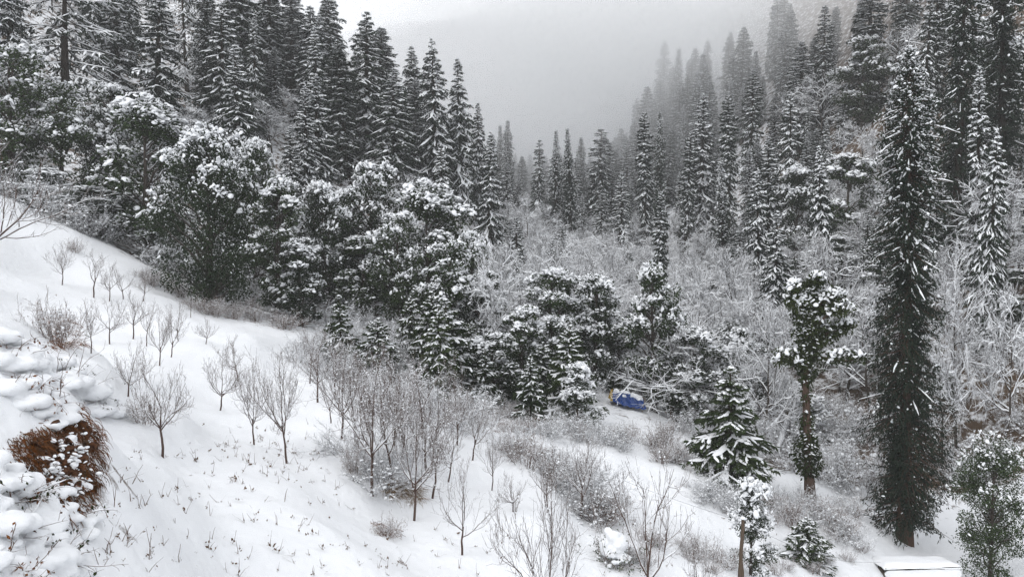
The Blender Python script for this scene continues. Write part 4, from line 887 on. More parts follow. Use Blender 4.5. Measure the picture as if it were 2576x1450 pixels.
# ------------------------------------------------------------------ blue tarpaulin shelter
def tarp():
    root = empty('tarpaulin_shelter'); q, d = on_ground(1585 * S_, 1020 * S_); u = d / F_ * S_ * .92      # metres per photo pixel here
    root.location = (q[0], q[1], q[2]); root['label'] = 'low shelter of blue tarpaulin with a yellow end and snow on top'; root['category'] = 'tarpaulin'
    # outline measured on the photograph: ridge, front edge; x to the right, z up, in photo pixels from the foot
    rng = np.random.default_rng(5); nu, nv = 44, 22
    U, V = np.meshgrid(np.linspace(0, 1, nu), np.linspace(0, 1, nv), indexing='ij')
    rx = np.interp(U, [0, .1, .55, .85, 1], [-48, -40, 5, 30, 37]); rz = np.interp(U, [0, .1, .55, .85, 1], [48, 52, 42, 30, 22])
    fx = np.interp(U, [0, .3, .7, 1], [-52, -25, 10, 38]); fz = np.interp(U, [0, .3, .7, 1], [20, 10, 2, -2])
    x = fx + (rx - fx) * V; z = fz + (rz - fz) * .80 * V ** .7; y = -1.1 / u * (1 - V) + .25 / u * np.sin(np.pi * V)
    z += 3.2 * np.sin(U * 19 + V * 5) * (1 - V) * V * 2 + 1.5 * np.sin(U * 33 - V * 11) * (1 - V); y += 5.0 * np.sin(U * 23 + V * 8) * np.sin(np.pi * V) - 5 * np.sin(np.pi * V) * np.sin(np.pi * U)
    mb = MB(); v = np.stack([x * u, y * u, z * u], -1).reshape(-1, 3)
    i, j = np.meshgrid(np.arange(nu - 1), np.arange(nv - 1), indexing='ij'); A = i * nv + j; B = A + nv; C = B + 1; D = A + 1
    f = np.concatenate([np.stack([A, B, C], -1).reshape(-1, 3), np.stack([A, C, D], -1).reshape(-1, 3)])
    mb.add(v, f)
    bx = np.stack([x * u, (-y) * u * .9 + .02 , (z - 3) * u], -1).reshape(-1, 3); mb.add(bx, f[:, ::-1])      # back slope
    mm, n, l, b = mat('blue_tarpaulin'); b.inputs['Base Color'].default_value = (.010, .042, .18, 1); b.inputs['Roughness'].default_value = .38; b.inputs['Specular IOR Level'].default_value = .4
    mb.obj('blue_sheet', mm, root)
    ym, n, l, b = mat('yellow_tarpaulin'); b.inputs['Base Color'].default_value = (.42, .27, .03, 1); b.inputs['Roughness'].default_value = .5
    yb = MB(); E = np.array([[-52, -30, 20], [-48, 0, 48], [-54, 30, 18], [-57, -22, 19], [-53, 0, 44], [-58, 22, 18], [-55, 0, 20]], float) * u
    yb.add(E, [(0, 1, 4), (0, 4, 3), (1, 2, 5), (1, 5, 4), (3, 4, 6), (4, 5, 6)]); yb.obj('yellow_end', ym, root)
    sm = MB()
    for U0, U1, V0, V1 in ((.52, .97, .70, 1.0), (.04, .22, .78, 1.0), (.30, .42, .54, .66), (.24, .52, .93, 1.0)):
        i0, i1 = int(U0 * (nu - 1)), int(U1 * (nu - 1)); j0, j1 = int(V0 * (nv - 1)), int(V1 * (nv - 1)); g = np.stack([x * u, y * u - .03, z * u + .05], -1)[i0:i1 + 1, j0:j1 + 1]
        a, c = g.shape[:2]; ed = np.minimum.reduce([np.arange(a)[:, None] + 0 * np.arange(c), a - 1 - np.arange(a)[:, None] + 0 * np.arange(c), np.arange(c)[None] + 0 * np.arange(a)[:, None], np.full((a, c), 9)])
        g = g.copy(); g[..., 2] += np.clip(ed, 0, 2) * .035 - .07 * (ed == 0) + rng.normal(0, .012, (a, c))
        i, j = np.meshgrid(np.arange(a - 1), np.arange(c - 1), indexing='ij'); A = i * c + j; B = A + c; sm.add(g.reshape(-1, 3), np.concatenate([np.stack([A, B, B + 1], -1).reshape(-1, 3), np.stack([A, B + 1, A + 1], -1).reshape(-1, 3)]))
    so_ = sm.obj('snow', M['pillow'], root); so_['kind'] = 'stuff'
    wm, n, l, b = mat('grey_wood'); b.inputs['Base Color'].default_value = (.20, .17, .14, 1); b.inputs['Roughness'].default_value = .8
    for a, c in (((36, -30, 26), (28, -34, -10)), ((-40, -26, 16), (8, -34, 0)), ((-47, 0, 49), (37, 0, 23)), ((37, 0, 22), (40, 4, -12))):
        pm = MB(); tubes(pm, np.array([[np.array(a) * u, (np.array(a) + np.array(c)) / 2 * u, np.array(c) * u]]), np.full((1, 3), .035), 7); pm.obj('pole', wm, root)
tarp()

# ------------------------------------------------------------------ shed with a snowed-in roof, lower right
def prism(mb, pts, d):      # a slab: quad pts extruded along d
    p = np.array(pts, float); v = np.concatenate([p, p + np.array(d)]); n = len(p)
    f = [(0, i, i + 1) for i in range(1, n - 1)] + [(n, n + i + 1, n + i) for i in range(1, n - 1)]
    for i in range(n): k = (i + 1) % n; f += [(i, n + i, n + k), (i, n + k, k)]
    mb.add(v, f)
def shed():
    root = empty('stone_shed'); d = 37.0
    A = P(2190 * S_, 1401 * S_, 40.3); B = P(2368 * S_, 1402 * S_, 40.3); C = P(2418 * S_, 1424 * S_, 38.6); D = P(2228 * S_, 1428 * S_, 38.6)
    E = P(2405 * S_, 1475 * S_, 37.0); F2 = P(2245 * S_, 1475 * S_, 37.0)
    c = (A + C) / 2; zg = min(gz(A[0], A[1]), gz(F2[0], F2[1])) - .3; root.location = (c[0], c[1], zg)
    root['label'] = 'small stone shed with a snow-covered sheet roof at the bottom edge'; root['category'] = 'shed'; o = root.location; o3 = np.array(o)
    rm, n, l, b = mat('rusty_sheet'); b.inputs['Base Color'].default_value = (.07, .065, .06, 1); b.inputs['Roughness'].default_value = .6
    snow = [np.array([0, 0, .06])]
    for k, quad in enumerate(([A, B, C, D], [D + [0, 0, -.17], C + [0, 0, -.17], E + [0, 0, -.05], F2 + [0, 0, -.05]])):
        q = [x - o3 for x in quad]; mb = MB(); prism(mb, q, (0, 0, -.05)); ro = mb.obj('roof_sheet', rm, root, False)
        # snow blanket on the sheet, rounded at its edges
        nu, nv = 30, 14; U, V = np.meshgrid(np.linspace(0, 1, nu), np.linspace(0, 1, nv), indexing='ij'); U3, V3 = U[..., None], V[..., None]
        g = (q[0] * (1 - U3) + q[1] * U3) * (1 - V3) + (q[3] * (1 - U3) + q[2] * U3) * V3
        e = np.minimum(np.minimum(U, 1 - U) * 9, np.minimum(V, 1 - V) * 5); th = .19 * np.clip(e, 0, 1) ** .5; cg = g.mean((0, 1)); g[..., :2] = cg[:2] + (g[..., :2] - cg[:2]) * (1.035 + .02 * vnoise(U * 9 + k, V * 9, 8))[..., None]; g[..., 2] += th - .05 * (e <= 0) + .05 * fbm(U * 6, V * 5, 4 + k, 2); 
        sb = MB(); i, j = np.meshgrid(np.arange(nu - 1), np.arange(nv - 1), indexing='ij'); a = i * nv + j; b2 = a + nv; sb.add(g.reshape(-1, 3), np.concatenate([np.stack([a, b2 + 1, b2], -1).reshape(-1, 3), np.stack([a, a + 1, b2 + 1], -1).reshape(-1, 3)]))
        sb.obj('snow', M['pillow'], root)
    sm_, n, l, b = mat('field_stone'); b.inputs['Roughness'].default_value = .85; tc = n.new('ShaderNodeTexCoord'); t = n.new('ShaderNodeTexVoronoi'); t.inputs['Scale'].default_value = 4.0; cr = n.new('ShaderNodeValToRGB')
    cr.color_ramp.elements[0].color = (.035, .028, .024, 1); cr.color_ramp.elements[1].color = (.14, .12, .10, 1); l.new(tc.outputs['Object'], t.inputs['Vector']); l.new(t.outputs['Distance'], cr.inputs[0]); l.new(cr.outputs[0], b.inputs['Base Color'])
    dz = np.array([0, 0, .12])
    for a, c2 in ((A, F2), (F2, E), (E, B), (B, A)):
        a = a - o3 - dz; c2 = c2 - o3 - dz; ctr = np.array([0, 0, 0]); inn = norm(((np.array([0, 0, a[2]]) - (a + c2) / 2) * [1, 1, 0])[None])[0] * .22
        mb = MB(); prism(mb, [a + inn * .5, c2 + inn * .5, np.array([c2[0], c2[1], 0]) + inn * .5, np.array([a[0], a[1], 0]) + inn * .5], inn); mb.obj('wall', sm_, root, False)
shed()

# ------------------------------------------------------------------ pole and wires
def pole():
    q, d = on_ground(1862 * S_, 1462 * S_); q2 = P(1866 * S_, 1300 * S_, d); H = q2[2] - q[2]
    root = empty('wooden_pole'); root.location = tuple(q); root['label'] = 'thin wooden pole with a knob of snow beside the small oak'; root['category'] = 'pole'
    wm, n, l, b = mat('weathered_pole'); b.inputs['Base Color'].default_value = (.085, .062, .045, 1); b.inputs['Roughness'].default_value = .8
    mb = MB(); k = 8; t = np.linspace(0, 1, k); p = np.zeros((1, k, 3)); p[0, :, 2] = -.4 + (H + .4) * t; p[0, :, 0] = .06 * t + .02 * np.sin(t * 9); r = np.interp(t, [0, .4, .42, 1], [.12, .11, .07, .06])[None]; tubes(mb, p, r, 9); mb.obj('shaft', wm, root)
    sb = MB(); rng = np.random.default_rng(3); blobs(sb, np.array([[.06, 0, H]]), .13, rng, 1.1); sb.obj('snow', M['snow'], root)
    top = np.array([q[0] + .06, q[1], q[2] + H - .12])
    cm_, n, l, b = mat('wire_rubber'); b.inputs['Base Color'].default_value = (.05, .05, .05, 1)
    for tgt, lab in ((P(1290 * S_, 1060 * S_, 46), 'wire running up from the wooden pole towards the oaks'), (P(2215 * S_, 1412 * S_, 39), 'wire sagging from the wooden pole to the shed roof')):
        t = np.linspace(0, 1, 20)[None, :, None]; pp = top[None, None] * (1 - t) + tgt[None, None] * t; pp[..., 2] -= .5 * np.sin(np.pi * t[..., 0]); mb = MB(); tubes(mb, pp, np.full((1, 20), .005), 5); w = mb.obj('wire', cm_); w['label'] = lab; w['category'] = 'wire'
pole()

# ------------------------------------------------------------------ boulders and fallen logs by the stream
def boulder(seed):
    rng = np.random.default_rng(seed); import bmesh
    bm = bmesh.new(); bmesh.ops.create_icosphere(bm, subdivisions=3, radius=1.0); ph = rng.uniform(0, 6, 6)
    for v in bm.verts:
        d = v.co.copy(); s = 1 + .2 * math.sin(3 * d.x + ph[0]) * math.cos(2.5 * d.y + ph[1]) + .12 * math.sin(5 * d.z + ph[2] + 3 * d.x) + .06 * math.sin(9 * d.y + ph[3]); v.co = Vector((d.x * s, d.y * s * .85, d.z * s * .62))
    me = bpy.data.meshes.new('rock'); bm.to_mesh(me)
    for v in bm.verts: v.co.z = v.co.z * 1.0 + .10; v.co.x *= .96; v.co.y *= .96
    for v in [v for v in bm.verts if v.co.z < .12]: v.co.z -= .25; v.co.x *= .9; v.co.y *= .9
    ms = bpy.data.meshes.new('snow'); bm.to_mesh(ms); bm.free()
    me.materials.append(ROCK); ms.materials.append(M['pillow'])
    for x in (me, ms): x.polygons.foreach_set('use_smooth', [True] * len(x.polygons))
    return [('rock', me), ('snow', ms)]
ROCK, n, l, b = mat('stream_rock'); b.inputs['Base Color'].default_value = (.055, .048, .045, 1); b.inputs['Roughness'].default_value = .7
for i in range(3): reg(f'rock{i}', 'snowy_boulder', 'boulder', boulder(400 + i), .7, 1.0)
for X, Y, h, lab in [(2095, 1150, 15, 'round snowy boulder uppermost in the stream'), (2140, 1172, 12, 'flat snowy boulder by the fallen log'), (2080, 1185, 10, 'small boulder left in the stream bed'), (2155, 1200, 18, 'widest snowy boulder in the stream'), (2185, 1188, 9, 'little boulder at the right of the widest one'), (2120, 1212, 9, 'lowest small boulder in the stream'), (2060, 1160, 12, 'boulder tucked behind the ivy-clad stem'), (2200, 1150, 12, 'dark boulder under the far bank'), (1990, 1135, 11, 'boulder left of the ivy-clad stem'), (2175, 1220, 10, 'boulder nearest the giant spruce')]:
    q, d = on_ground(X * S_, Y * S_); w = h * S_ * d / F_; plant(f'rock{frng.randrange(3)}', q[0], q[1], w * .75, w, lab, 'boulders in the stream', sink=.1 * w)
def log(X0, Y0, X1, Y1, r, lab, lift=.1):
    a, d = on_ground(X0 * S_, Y0 * S_); b2, d2 = on_ground(X1 * S_, Y1 * S_); root = empty('fallen_log'); root.location = tuple(a); root['label'] = lab; root['category'] = 'log'; root['group'] = 'fallen logs'
    t = np.linspace(0, 1, 10)[None, :, None]; pp = (b2 - a)[None, None] * t + [0, 0, lift + r * .5]; rng = np.random.default_rng(int(X0)); pp = pp + rng.normal(0, .04, pp.shape)
    mb = MB(); tubes(mb, pp, np.linspace(r, r * .7, 10)[None], 9); mb.obj('trunk', M['bark'], root); sb = MB(); ridges(sb, pp + [0, 0, r * .55], r * .85, r * 1.1, rng); sb.obj('snow', M['snow'], root)
log(2085, 1160, 2172, 1168, .16, 'snow-topped log lying level across the stream'); log(1950, 1150, 2000, 1020, .20, 'leaning snow-streaked trunk behind the ivy-clad oak', .3); log(2130, 1080, 2185, 1050, .18, 'broken log on the far bank above the stream')
for X, Yb, Yt, tl, lab in [(1945, 1160, 960, .5, 'dark leaning tree with a snow-streaked stem left of the ivy-clad oak'), (1985, 1120, 900, .35, 'second leaning tree close to the ivy-clad oak')]: Bt('bare1', X, Yb, Yt, 60, lab, GB, tilt=(0, tl))

# ------------------------------------------------------------------ the near bank, lower left: brambles under deep snow, rusty grass hanging from the lip
def pillows(pts, vox=.035, seed=0):
    """snow lying over canes as one soft lumpy skin: fused rounded pats"""
    import bmesh
    rng = np.random.default_rng(seed); bm = bmesh.new()
    for (x, y, z, r, fl) in pts:
        res = bmesh.ops.create_icosphere(bm, subdivisions=2, radius=1.0); a = rng.uniform(0, 6.28); sx, sy = r * rng.uniform(.85, 1.3), r * rng.uniform(.8, 1.1)
        for v in res['verts']:
            c = v.co.copy(); v.co = Vector((x + (c.x * math.cos(a) * sx - c.y * math.sin(a) * sy), y + (c.x * math.sin(a) * sx + c.y * math.cos(a) * sy), z + c.z * r * fl))
    me = bpy.data.meshes.new('tmp'); bm.to_mesh(me); bm.free(); o = bpy.data.objects.new('tmp', me); COL.objects.link(o)
    md = o.modifiers.new('r', 'REMESH'); md.mode = 'VOXEL'; md.voxel_size = vox; md.use_smooth_shade = True
    sm = o.modifiers.new('s', 'SMOOTH'); sm.iterations = 8; sm.factor = .5
    dg = bpy.context.evaluated_depsgraph_get(); r = bpy.data.meshes.new_from_object(o.evaluated_get(dg)); bpy.data.objects.remove(o); r.name = 'snow'; r.materials.clear(); r.materials.append(M['pillow'])
    co = np.empty(len(r.vertices) * 3, np.float32); r.vertices.foreach_get('co', co); co = co.reshape(-1, 3); no = np.empty_like(co.ravel()); r.vertices.foreach_get('normal', no); no = no.reshape(-1, 3)
    co += no * (fbm(co[:, 0] / (vox * 5) + seed, (co[:, 1] + co[:, 2]) / (vox * 5), seed, 3) * vox * 1.5)[:, None]; r.vertices.foreach_set('co', co.ravel()); r.update()
    r.polygons.foreach_set('use_smooth', [True] * len(r.polygons)); return r
def canes(rng, c, R0, n, h, matname='stem'):
    mb = MB(); az = rng.uniform(0, 6.283, n); el = rng.uniform(.1, 1.2, n); st = np.stack([rng.normal(0, R0 * .5, n), rng.normal(0, R0 * .5, n), np.full(n, -.1)], 1)
    d = np.stack([np.cos(az) * np.cos(el), np.sin(az) * np.cos(el), np.sin(el)], 1); P1 = polys(st, d, h * rng.uniform(.6, 1.5, n), 8, -.7, .3, rng); R1 = taper(np.full(n, .010), np.full(n, .003), 8); tubes(mb, P1, R1, 5)
    a, d, s, rr, ix = kids(P1, R1, 5, .2, 1, .8, rng); P2 = polys(a, d, h * .3 * rng.uniform(.4, 1.4, len(s)), 5, -.3, .3, rng); tubes(mb, P2, taper(np.full(len(s), .005), np.full(len(s), .002), 5), 4)
    return mb, P1, P2
def bank_bush(X, Y, wpx, seed, lab, n=22, lift=.13, fl=.38, leafy=90, dd=None):
    """bramble mound at a place on the bank: canes, a few leaves, and its load of snow"""
    q, d = on_ground(X * S_, Y * S_); rng = np.random.default_rng(seed); Rm = wpx * S_ * d / F_
    root = empty('snowed_bramble'); root.location = tuple(q); root['label'] = lab; root['category'] = 'shrub'; root['group'] = 'brambles under snow on the near bank'
    mb, P1, P2 = canes(rng, q, Rm * .6, 18, Rm * 1.2); mb.obj('canes', M['stem'], root); cs = MB(); kc = rng.random(len(P1)) < .35; ridges(cs, P1[kc][:, 3:7] + [0, 0, .006], .011, .016, rng); cs.obj('snow', M['snow'], root)['kind'] = 'stuff'
    pts = []
    for _ in range(n):
        a = rng.uniform(0, 6.28); rr = Rm * math.sqrt(rng.random()) * 1.0; x, y = math.cos(a) * rr, math.sin(a) * rr
        z = gz(q[0] + x, q[1] + y) - q[2] + lift * (1.1 - rr / Rm) * rng.uniform(.2, 1.2) - .02; pts.append((x, y, z, Rm * rng.choice([.14, .22, .34, .5, .62, .7]), fl))
    so2 = bpy.data.objects.new('snow', pillows(pts, max(.03, Rm * .045), seed)); COL.objects.link(so2); so2.parent = root; so2['kind'] = 'stuff'
    if leafy:
        lm = MB(); k = rng.integers(0, len(P2), leafy); leaves(lm, P2[k, rng.integers(1, 5, leafy)], rng.normal(0, .5, (leafy, 3)) + [0, 0, -.5], .06 * rng.uniform(.6, 1.5, leafy), .035, rng); lm.obj('leaves', M['ivy'] if seed % 2 else M['straw'], root, False)
bb = [(40, 880, 75, 'low snowy bramble at the left edge under the big brown bramble'), (150, 945, 85, 'broad snow pillow at the top of the near bank'), (60, 985, 80, 'snow pillow with brown sticks on the near bank by the left edge'), (215, 985, 60, 'snow pillow overhanging the rusty grass at its right end'), (120, 1010, 60, 'snow pillow above the darkest hollow of the bank'),
      (35, 1235, 85, 'long snowy bough mound at the left edge below the hollow'), (60, 1345, 95, 'large smooth pillow in the lower left corner'), (140, 1400, 70, 'lumpy pillow with dark leaves under it, lower left'), (20, 1440, 80, 'pillow cut by the bottom left corner'), (175, 1290, 55, 'small broken pillow at the foot of the rusty grass'), (185, 1120, 22, 'little snow pat caught halfway down the rusty grass'), (120, 1180, 26, 'narrow snow pat lying across the rusty grass'), (200, 1215, 20, 'lowest snow pat on the rusty grass')]
for i, (X, Y, w, lab) in enumerate(bb): bank_bush(X, Y, w, 500 + i, lab)
def hanging_grass(poly, n, name, lab, l0, l1, matk, seed, droop=1.0):
    rng = np.random.default_rng(seed); poly = np.array(poly, float); x0, y0 = poly.min(0); x1, y1 = poly.max(0); pts = []
    def inside(x, y):
        c = False; k = len(poly)
        for i in range(k):
            (ax, ay), (bx_, by_) = poly[i], poly[i - 1]
            if (ay > y) != (by_ > y) and x < (bx_ - ax) * (y - ay) / (by_ - ay) + ax: c = not c
        return c
    cache = {}
    while len(pts) < n:
        x, y = rng.uniform(x0, x1), rng.uniform(y0, y1)
        if not inside(x, y): continue
        key = (int(x / 6), int(y / 6))
        if key not in cache: cache[key] = on_ground(x * S_, y * S_)[0]
        pts.append(cache[key] + rng.normal(0, .05, 3) * [1, 1, .5])
    pts = np.array(pts); e = .25
    gx_ = (hz(pts[:, 0] + e, pts[:, 1]) - hz(pts[:, 0] - e, pts[:, 1])) / (2 * e); gy_ = (hz(pts[:, 0], pts[:, 1] + e) - hz(pts[:, 0], pts[:, 1] - e)) / (2 * e)
    outw = norm(np.stack([-gx_, -gy_, np.full(n, .35)], 1)); d = outw + rng.normal(0, .6, (n, 3)); PP = polys(pts, d, rng.uniform(l0, l1, n), 4, -2.6 * droop, .28, rng)
    mb = MB(); tubes(mb, PP, taper(np.full(n, .007), np.full(n, .002), 4), 3); o = mb.obj(name, M[matk], None, False); o['kind'] = 'stuff'; o['label'] = lab; o['category'] = 'grass'
hanging_grass([(225, 985), (262, 1090), (240, 1210), (205, 1300), (90, 1300), (30, 1220), (5, 1110), (100, 1060), (180, 1030)], 2400, 'dead_grass', 'rusty dead grass hanging over the hollow of the near bank', .06, .32, 'straw', 61)
hanging_grass([(10, 1110), (100, 1060), (240, 1060), (250, 1200), (200, 1290), (60, 1280)], 2000, 'dead_grass', 'dark matted stalks in the hollow of the near bank', .05, .22, 'dry', 71)
hanging_grass([(110, 800), (190, 800), (215, 870), (120, 880)], 1500, 'dead_grass', 'brown dead grass skirt under the big bramble above the bank', .3, .7, 'straw', 62)
hanging_grass([(930, 1310), (1010, 1330), (1000, 1355), (940, 1345)], 350, 'dead_grass', 'brown grass tuft on the terrace step, low centre', .2, .5, 'straw', 63)
hanging_grass([(440, 735), (640, 790), (740, 820), (740, 838), (560, 800), (440, 755)], 1500, 'dead_grass', 'brown grass fringe along the upper rim of the snow slope', .4, .9, 'straw', 64)
hanging_grass([(1990, 1255), (2090, 1275), (2150, 1300), (2050, 1285)], 900, 'dead_grass', 'orange grass round the foot of the ivy-clad oak', .3, .7, 'straw', 65)
hanging_grass([(960, 1190), (1060, 1230), (1050, 1270), (960, 1240)], 700, 'dead_grass', 'pale grass under the fruit trees of the terrace', .3, .7, 'straw_pale', 66, .6)
hanging_grass([(1210, 1045), (1300, 1040), (1400, 1060), (1390, 1090), (1230, 1085)], 1600, 'dead_grass', 'dark brown grass under the oaks beside the tarpaulin', .4, .9, 'straw', 67)
def caught_snow(poly, n, lab, r, seed):
    rng = np.random.default_rng(seed); poly = np.array(poly, float); mb = MB(); pts = []
    for _ in range(n):
        w = rng.dirichlet(np.ones(len(poly)) * .7); x, y = w @ poly; p = on_ground(x * S_, y * S_)[0]; k = rng.integers(1, 5); t = norm(-p[None])[0]
        pts.append(p + t * rng.uniform(.08, .30) + rng.normal(0, .05, (k, 3)))
    pts = np.concatenate(pts); blobs(mb, pts, r * rng.uniform(.3, 1.5, len(pts)), rng, .8); o = mb.obj('clinging_snow', M['snow']); o['kind'] = 'stuff'; o['label'] = lab; o['category'] = 'snow'
def clods():
    rng = np.random.default_rng(83); mb = MB(); pts = []; poly = np.array([(225, 1000), (262, 1090), (240, 1210), (200, 1300), (90, 1290), (30, 1210), (10, 1120), (100, 1070)], float)
    for _ in range(260):
        w = rng.dirichlet(np.ones(8) * .6); x, y = w @ poly; pts.append(on_ground(x * S_, y * S_)[0] + rng.normal(0, .04, 3))
    blobs(mb, np.array(pts), .03 + .09 * rng.random(260) ** 2.2, rng, .9, tilt=.6); em, n, l, b = mat('red_earth'); b.inputs['Roughness'].default_value = .9; t = n.new('ShaderNodeTexNoise'); t.inputs['Scale'].default_value = 14; t.inputs['Detail'].default_value = 6; cr = n.new('ShaderNodeValToRGB')
    cr.color_ramp.elements[0].color = (.018, .010, .007, 1); cr.color_ramp.elements[1].color = (.13, .060, .032, 1); cr.color_ramp.elements[0].position = .35; cr.color_ramp.elements[1].position = .7; tc = n.new('ShaderNodeTexCoord'); l.new(tc.outputs['Object'], t.inputs['Vector']); l.new(t.outputs['Fac'], cr.inputs[0]); l.new(cr.outputs[0], b.inputs['Base Color'])
    o = mb.obj('earth_clods', em, None, False); o['kind'] = 'stuff'; o['label'] = 'crumbling red-brown earth in the cut face of the near bank'; o['category'] = 'earth'
clods()
caught_snow([(235, 985), (285, 1100), (262, 1220), (225, 1300), (100, 1290), (60, 1200), (40, 1110), (180, 1040)], 60, 'flecks of snow caught in the rusty grass of the near bank', .035, 81)
# dry weeds poking out of the snow
def weeds():
    rng = np.random.default_rng(77); cm, tm = MB(), MB(); W = []
    for _ in range(150): W.append((rng.uniform(300, 900), rng.uniform(1130, 1450)))
    for _ in range(90): W.append((rng.normal(640, 90), rng.normal(1145, 35)))
    for _ in range(45): W.append((rng.uniform(900, 1300), rng.uniform(1330, 1450)))
    for _ in range(110): W.append((rng.uniform(1500, 2150), rng.uniform(1200, 1450)))
    for _ in range(26): W.append((rng.uniform(230, 330), rng.uniform(1180, 1440)))
    for X, Y in W:
        q, d = on_ground(X * S_, Y * S_); k = rng.integers(2, 6); s = (rng.uniform(.3, 1.0) ** 1.5 + .2) * (.6 if d < 16 else 1); pos = q + rng.normal(0, .03, (k, 3)) * [1, 1, 0] + [0, 0, .02]
        leaves(cm, pos + [0, 0, .05 * s], rng.normal(0, .7, (k, 3)) + [0, 0, .25], .085 * s * rng.uniform(.5, 1.3, k), .045 * s, rng)
        if rng.random() < .7:
            m_ = 2; tubes(tm, polys(np.repeat(q[None], m_, 0), rng.normal(0, .5, (m_, 3)) + [0, 0, 1], rng.uniform(.1, .4, m_), 4, 0, .2, rng), taper(np.full(m_, .006), np.full(m_, .003), 4), 4)
    o = cm.obj('dead_leaves', M['dry'], None, False); o['kind'] = 'stuff'; o['label'] = 'withered brown leaves poking through the open snow'; o['category'] = 'leaves'
    o = tm.obj('dry_stalks', M['stem'], None, False); o['kind'] = 'stuff'; o['label'] = 'thin dry stalks standing out of the open snow'; o['category'] = 'stalks'
weeds()
# snow hummock over a bush, low centre right
q_, d_ = on_ground(1545 * S_, 1415 * S_); rm_ = 46 * S_ * d_ / F_; rg = np.random.default_rng(9)
root = empty('snow_capped_bush'); root.location = tuple(q_); root['label'] = 'round bush with a tall cap of snow at the bottom, right of centre'; root['category'] = 'bush'
pp_ = [(rg.normal(0, .16) * rm_, rg.normal(0, .16) * rm_, rm_ * z_, rm_ * r_, .85) for z_, r_ in ((.8, .72), (.95, .66), (1.15, .6), (1.35, .5), (1.55, .38), (1.7, .26), (.75, .7))] + [(math.cos(a_) * rm_ * .62, math.sin(a_) * rm_ * .62, rm_ * rg.uniform(.5, .95), rm_ * rg.uniform(.14, .28), .8) for a_ in np.linspace(0, 6, 13)] + [(math.cos(a_) * rm_ * .85, math.sin(a_) * rm_ * .85, rm_ * rg.uniform(.1, .6), rm_ * rg.uniform(.08, .17), .8) for a_ in np.linspace(0, 6, 22)]
o_ = bpy.data.objects.new('snow', pillows(pp_, rm_ * .05, 3)); COL.objects.link(o_); o_.parent = root
mb_, P1_, P2_ = canes(rg, None, rm_ * .9, 90, rm_ * 1.7); mb_.obj('canes', M['stem'], root); lm_ = MB(); k_ = rg.integers(0, len(P2_), 1100); leaves(lm_, P2_[k_, rg.integers(0, 5, 1100)], rg.normal(0, .5, (1100, 3)) + [0, 0, -.5], .07 * rg.uniform(.6, 1.4, 1100), .04, rg); lm_.obj('leaves', M['oak'], root, False)

# ------------------------------------------------------------------ say which one: by its picked-out neighbour
def relabel():
    KP = {'fir filling a gap among': ('gap fir', 'gap fir'), 'fir filling a gap under': ('gap fir', 'gap fir'), 'pale leafless tree standing': ('pale leafless tree', 0), 'dim evergreen oak in the crowd': ('dim crowded oak', 0), 'snowy scrub': ('snowy scrub', 0), 'white lacy leafless tree on': ('lacy leafless tree', 0), 'white lacy leafless tree in': ('lacy leafless tree', 0),
          'misty snow-clad': ('misty snow-clad conifer', 0), 'conifer nearly lost': ('conifer lost in cloud', 0), 'snowy conifer high': ('snowy conifer', 0), 'faint conifer at': ('faint conifer', 0), 'faint conifer on': ('faint ridge conifer', 0), 'snowy evergreen oak filling': ('clustered oak', 0), 'frost-white': ('frost-white leafless tree', 0), 'slender snow-dusted': ('slender young spruce', 0), 'wispy sapling': ('wispy thicket sapling', 0), 'snowy small conifer': ('small snowy conifer', 0), 'half-hidden': ('half-hidden oak', 0), 'small evergreen oak': ('small evergreen oak', 0), 'low snowy scrub': ('low snowy scrub', 0), 'dark evergreen bush': ('dark evergreen bush', 0), 'brown bramble': ('brown bramble', 0), 'scrub on': ('snowy scrub', 0), 'low bramble': ('low bramble', 0)}
    used = set()
    for o, H, lab in FILLED:
        kp = next((v[0] for k, v in KP.items() if lab.startswith(k)), None)
        if kp is None: continue
        p = proj(o.location.x, o.location.y, o.location.z + H * .6); cand = sorted(NICK, key=lambda c: (c[1] - p[0]) ** 2 + (c[2] - p[1]) ** 2)[:14]; size = 'short' if H < {'scrub': 1.6}.get(kp.split()[-1], 6) else 'tall'
        for c in cand:
            dx, dy = p[0] - c[1], p[1] - c[2]; h = 'left' if dx < 0 else 'right'; v = 'above' if dy < 0 else 'below'; dist = math.hypot(dx, dy)
            rel = (f'{v} and {h} of' if abs(dx) > .4 * abs(dy) and abs(dy) > .4 * abs(dx) else f'{h} of' if abs(dx) > abs(dy) else f'straight {v}'); rel = ('close ' if dist < 28 else '') + rel
            done = False
            for t in (f'{kp} {rel} the {c[0]}', f'{size} {kp} {rel} the {c[0]}'):
                if t not in used and len(t.split()) <= 15: used.add(t); o['label'] = t; done = True; break
            if done: break
relabel()
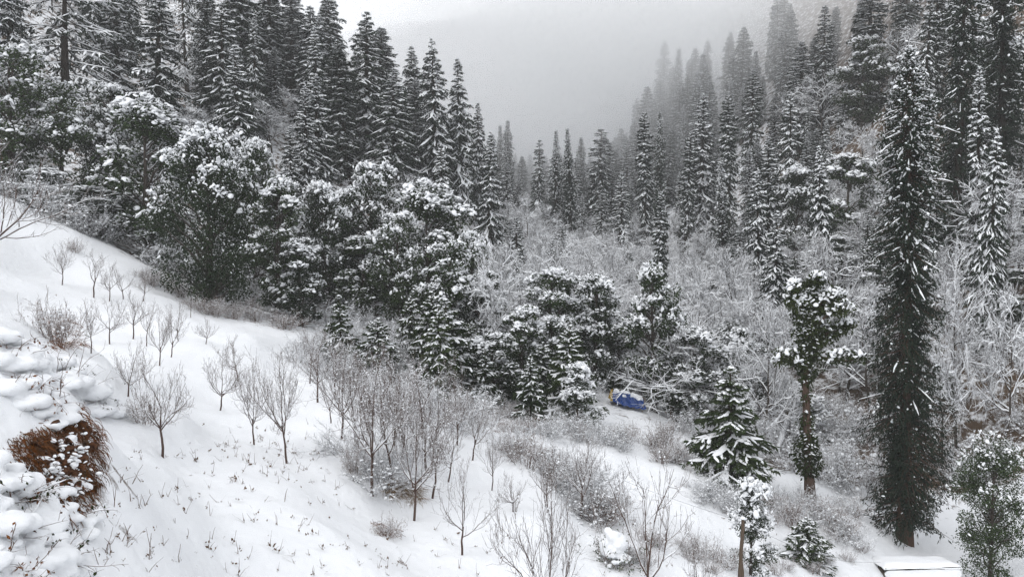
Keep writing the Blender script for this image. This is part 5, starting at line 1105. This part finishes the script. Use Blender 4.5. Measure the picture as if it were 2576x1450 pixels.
# ------------------------------------------------------------------ mist and haze
def volume(name, dens, color=(0.993, 0.997, 1.0, 1), aniso=0.0):
    m = bpy.data.materials.new(name); m.use_nodes = True; n = m.node_tree.nodes; n.clear()
    o = n.new('ShaderNodeOutputMaterial'); v = n.new('ShaderNodeVolumePrincipled')
    v.inputs['Density'].default_value = dens; v.inputs['Color'].default_value = color; v.inputs['Anisotropy'].default_value = aniso
    m.node_tree.links.new(v.outputs[0], o.inputs['Volume']); return m
def boxmesh(x0, x1, y0, y1, z0, z1):
    v = [(x, y, z) for x in (x0, x1) for y in (y0, y1) for z in (z0, z1)]
    return v, [(0, 1, 3), (0, 3, 2), (4, 6, 7), (4, 7, 5), (0, 4, 5), (0, 5, 1), (2, 3, 7), (2, 7, 6), (0, 2, 6), (0, 6, 4), (1, 5, 7), (1, 7, 3)]
HAZE = 0.00035
hb = MB(); hb.add(*boxmesh(-425, 525, -65, 765, float(Z.min()) - 1.0, float(Z.max()) + 26.0))
ho = hb.obj('haze', volume('haze_air', HAZE), smooth=False); ho['kind'] = 'stuff'; ho['label'] = 'thin pale winter haze filling the valley air'
def bank(seed, c, r, dens, lump=0.18):
    import bmesh
    bm = bmesh.new(); bmesh.ops.create_icosphere(bm, subdivisions=4, radius=1.0)
    for v in bm.verts:
        d = v.co.normalized(); s = 1 + lump * (math.sin(3 * d.x + seed) + math.sin(4 * d.y + 2 * seed) * math.cos(3 * d.z + seed) + .5 * math.sin(7 * d.x + 5 * d.z))
        v.co = Vector((c[0] + d.x * r[0] * s, c[1] + d.y * r[1] * s, c[2] + d.z * r[2] * s))
    me = bpy.data.meshes.new('mist_bank'); bm.to_mesh(me); bm.free(); me.materials.append(volume('mist', dens))
    o = bpy.data.objects.new('mist_bank', me); COL.objects.link(o); o['kind'] = 'stuff'; o['label'] = 'bank of white cloud lying in the head of the valley'
    return o
for sd, f, dn in ((1, 1.16, .0036), (2, 1.0, .0042), (4, .86, .0050), (7, .72, .0062)): bank(sd, (48, 440, 60), (160 * f, 262 * f, 62 * f), dn, .10)
bank(5, (100, 395, 85), (175, 275, 75), .0024, .08)
print('tris', sum(len(m.loop_triangles) if m.loop_triangles else len(m.polygons) for m in bpy.data.meshes if m.users))
print('objects', len(bpy.data.objects), time.time() - T0)
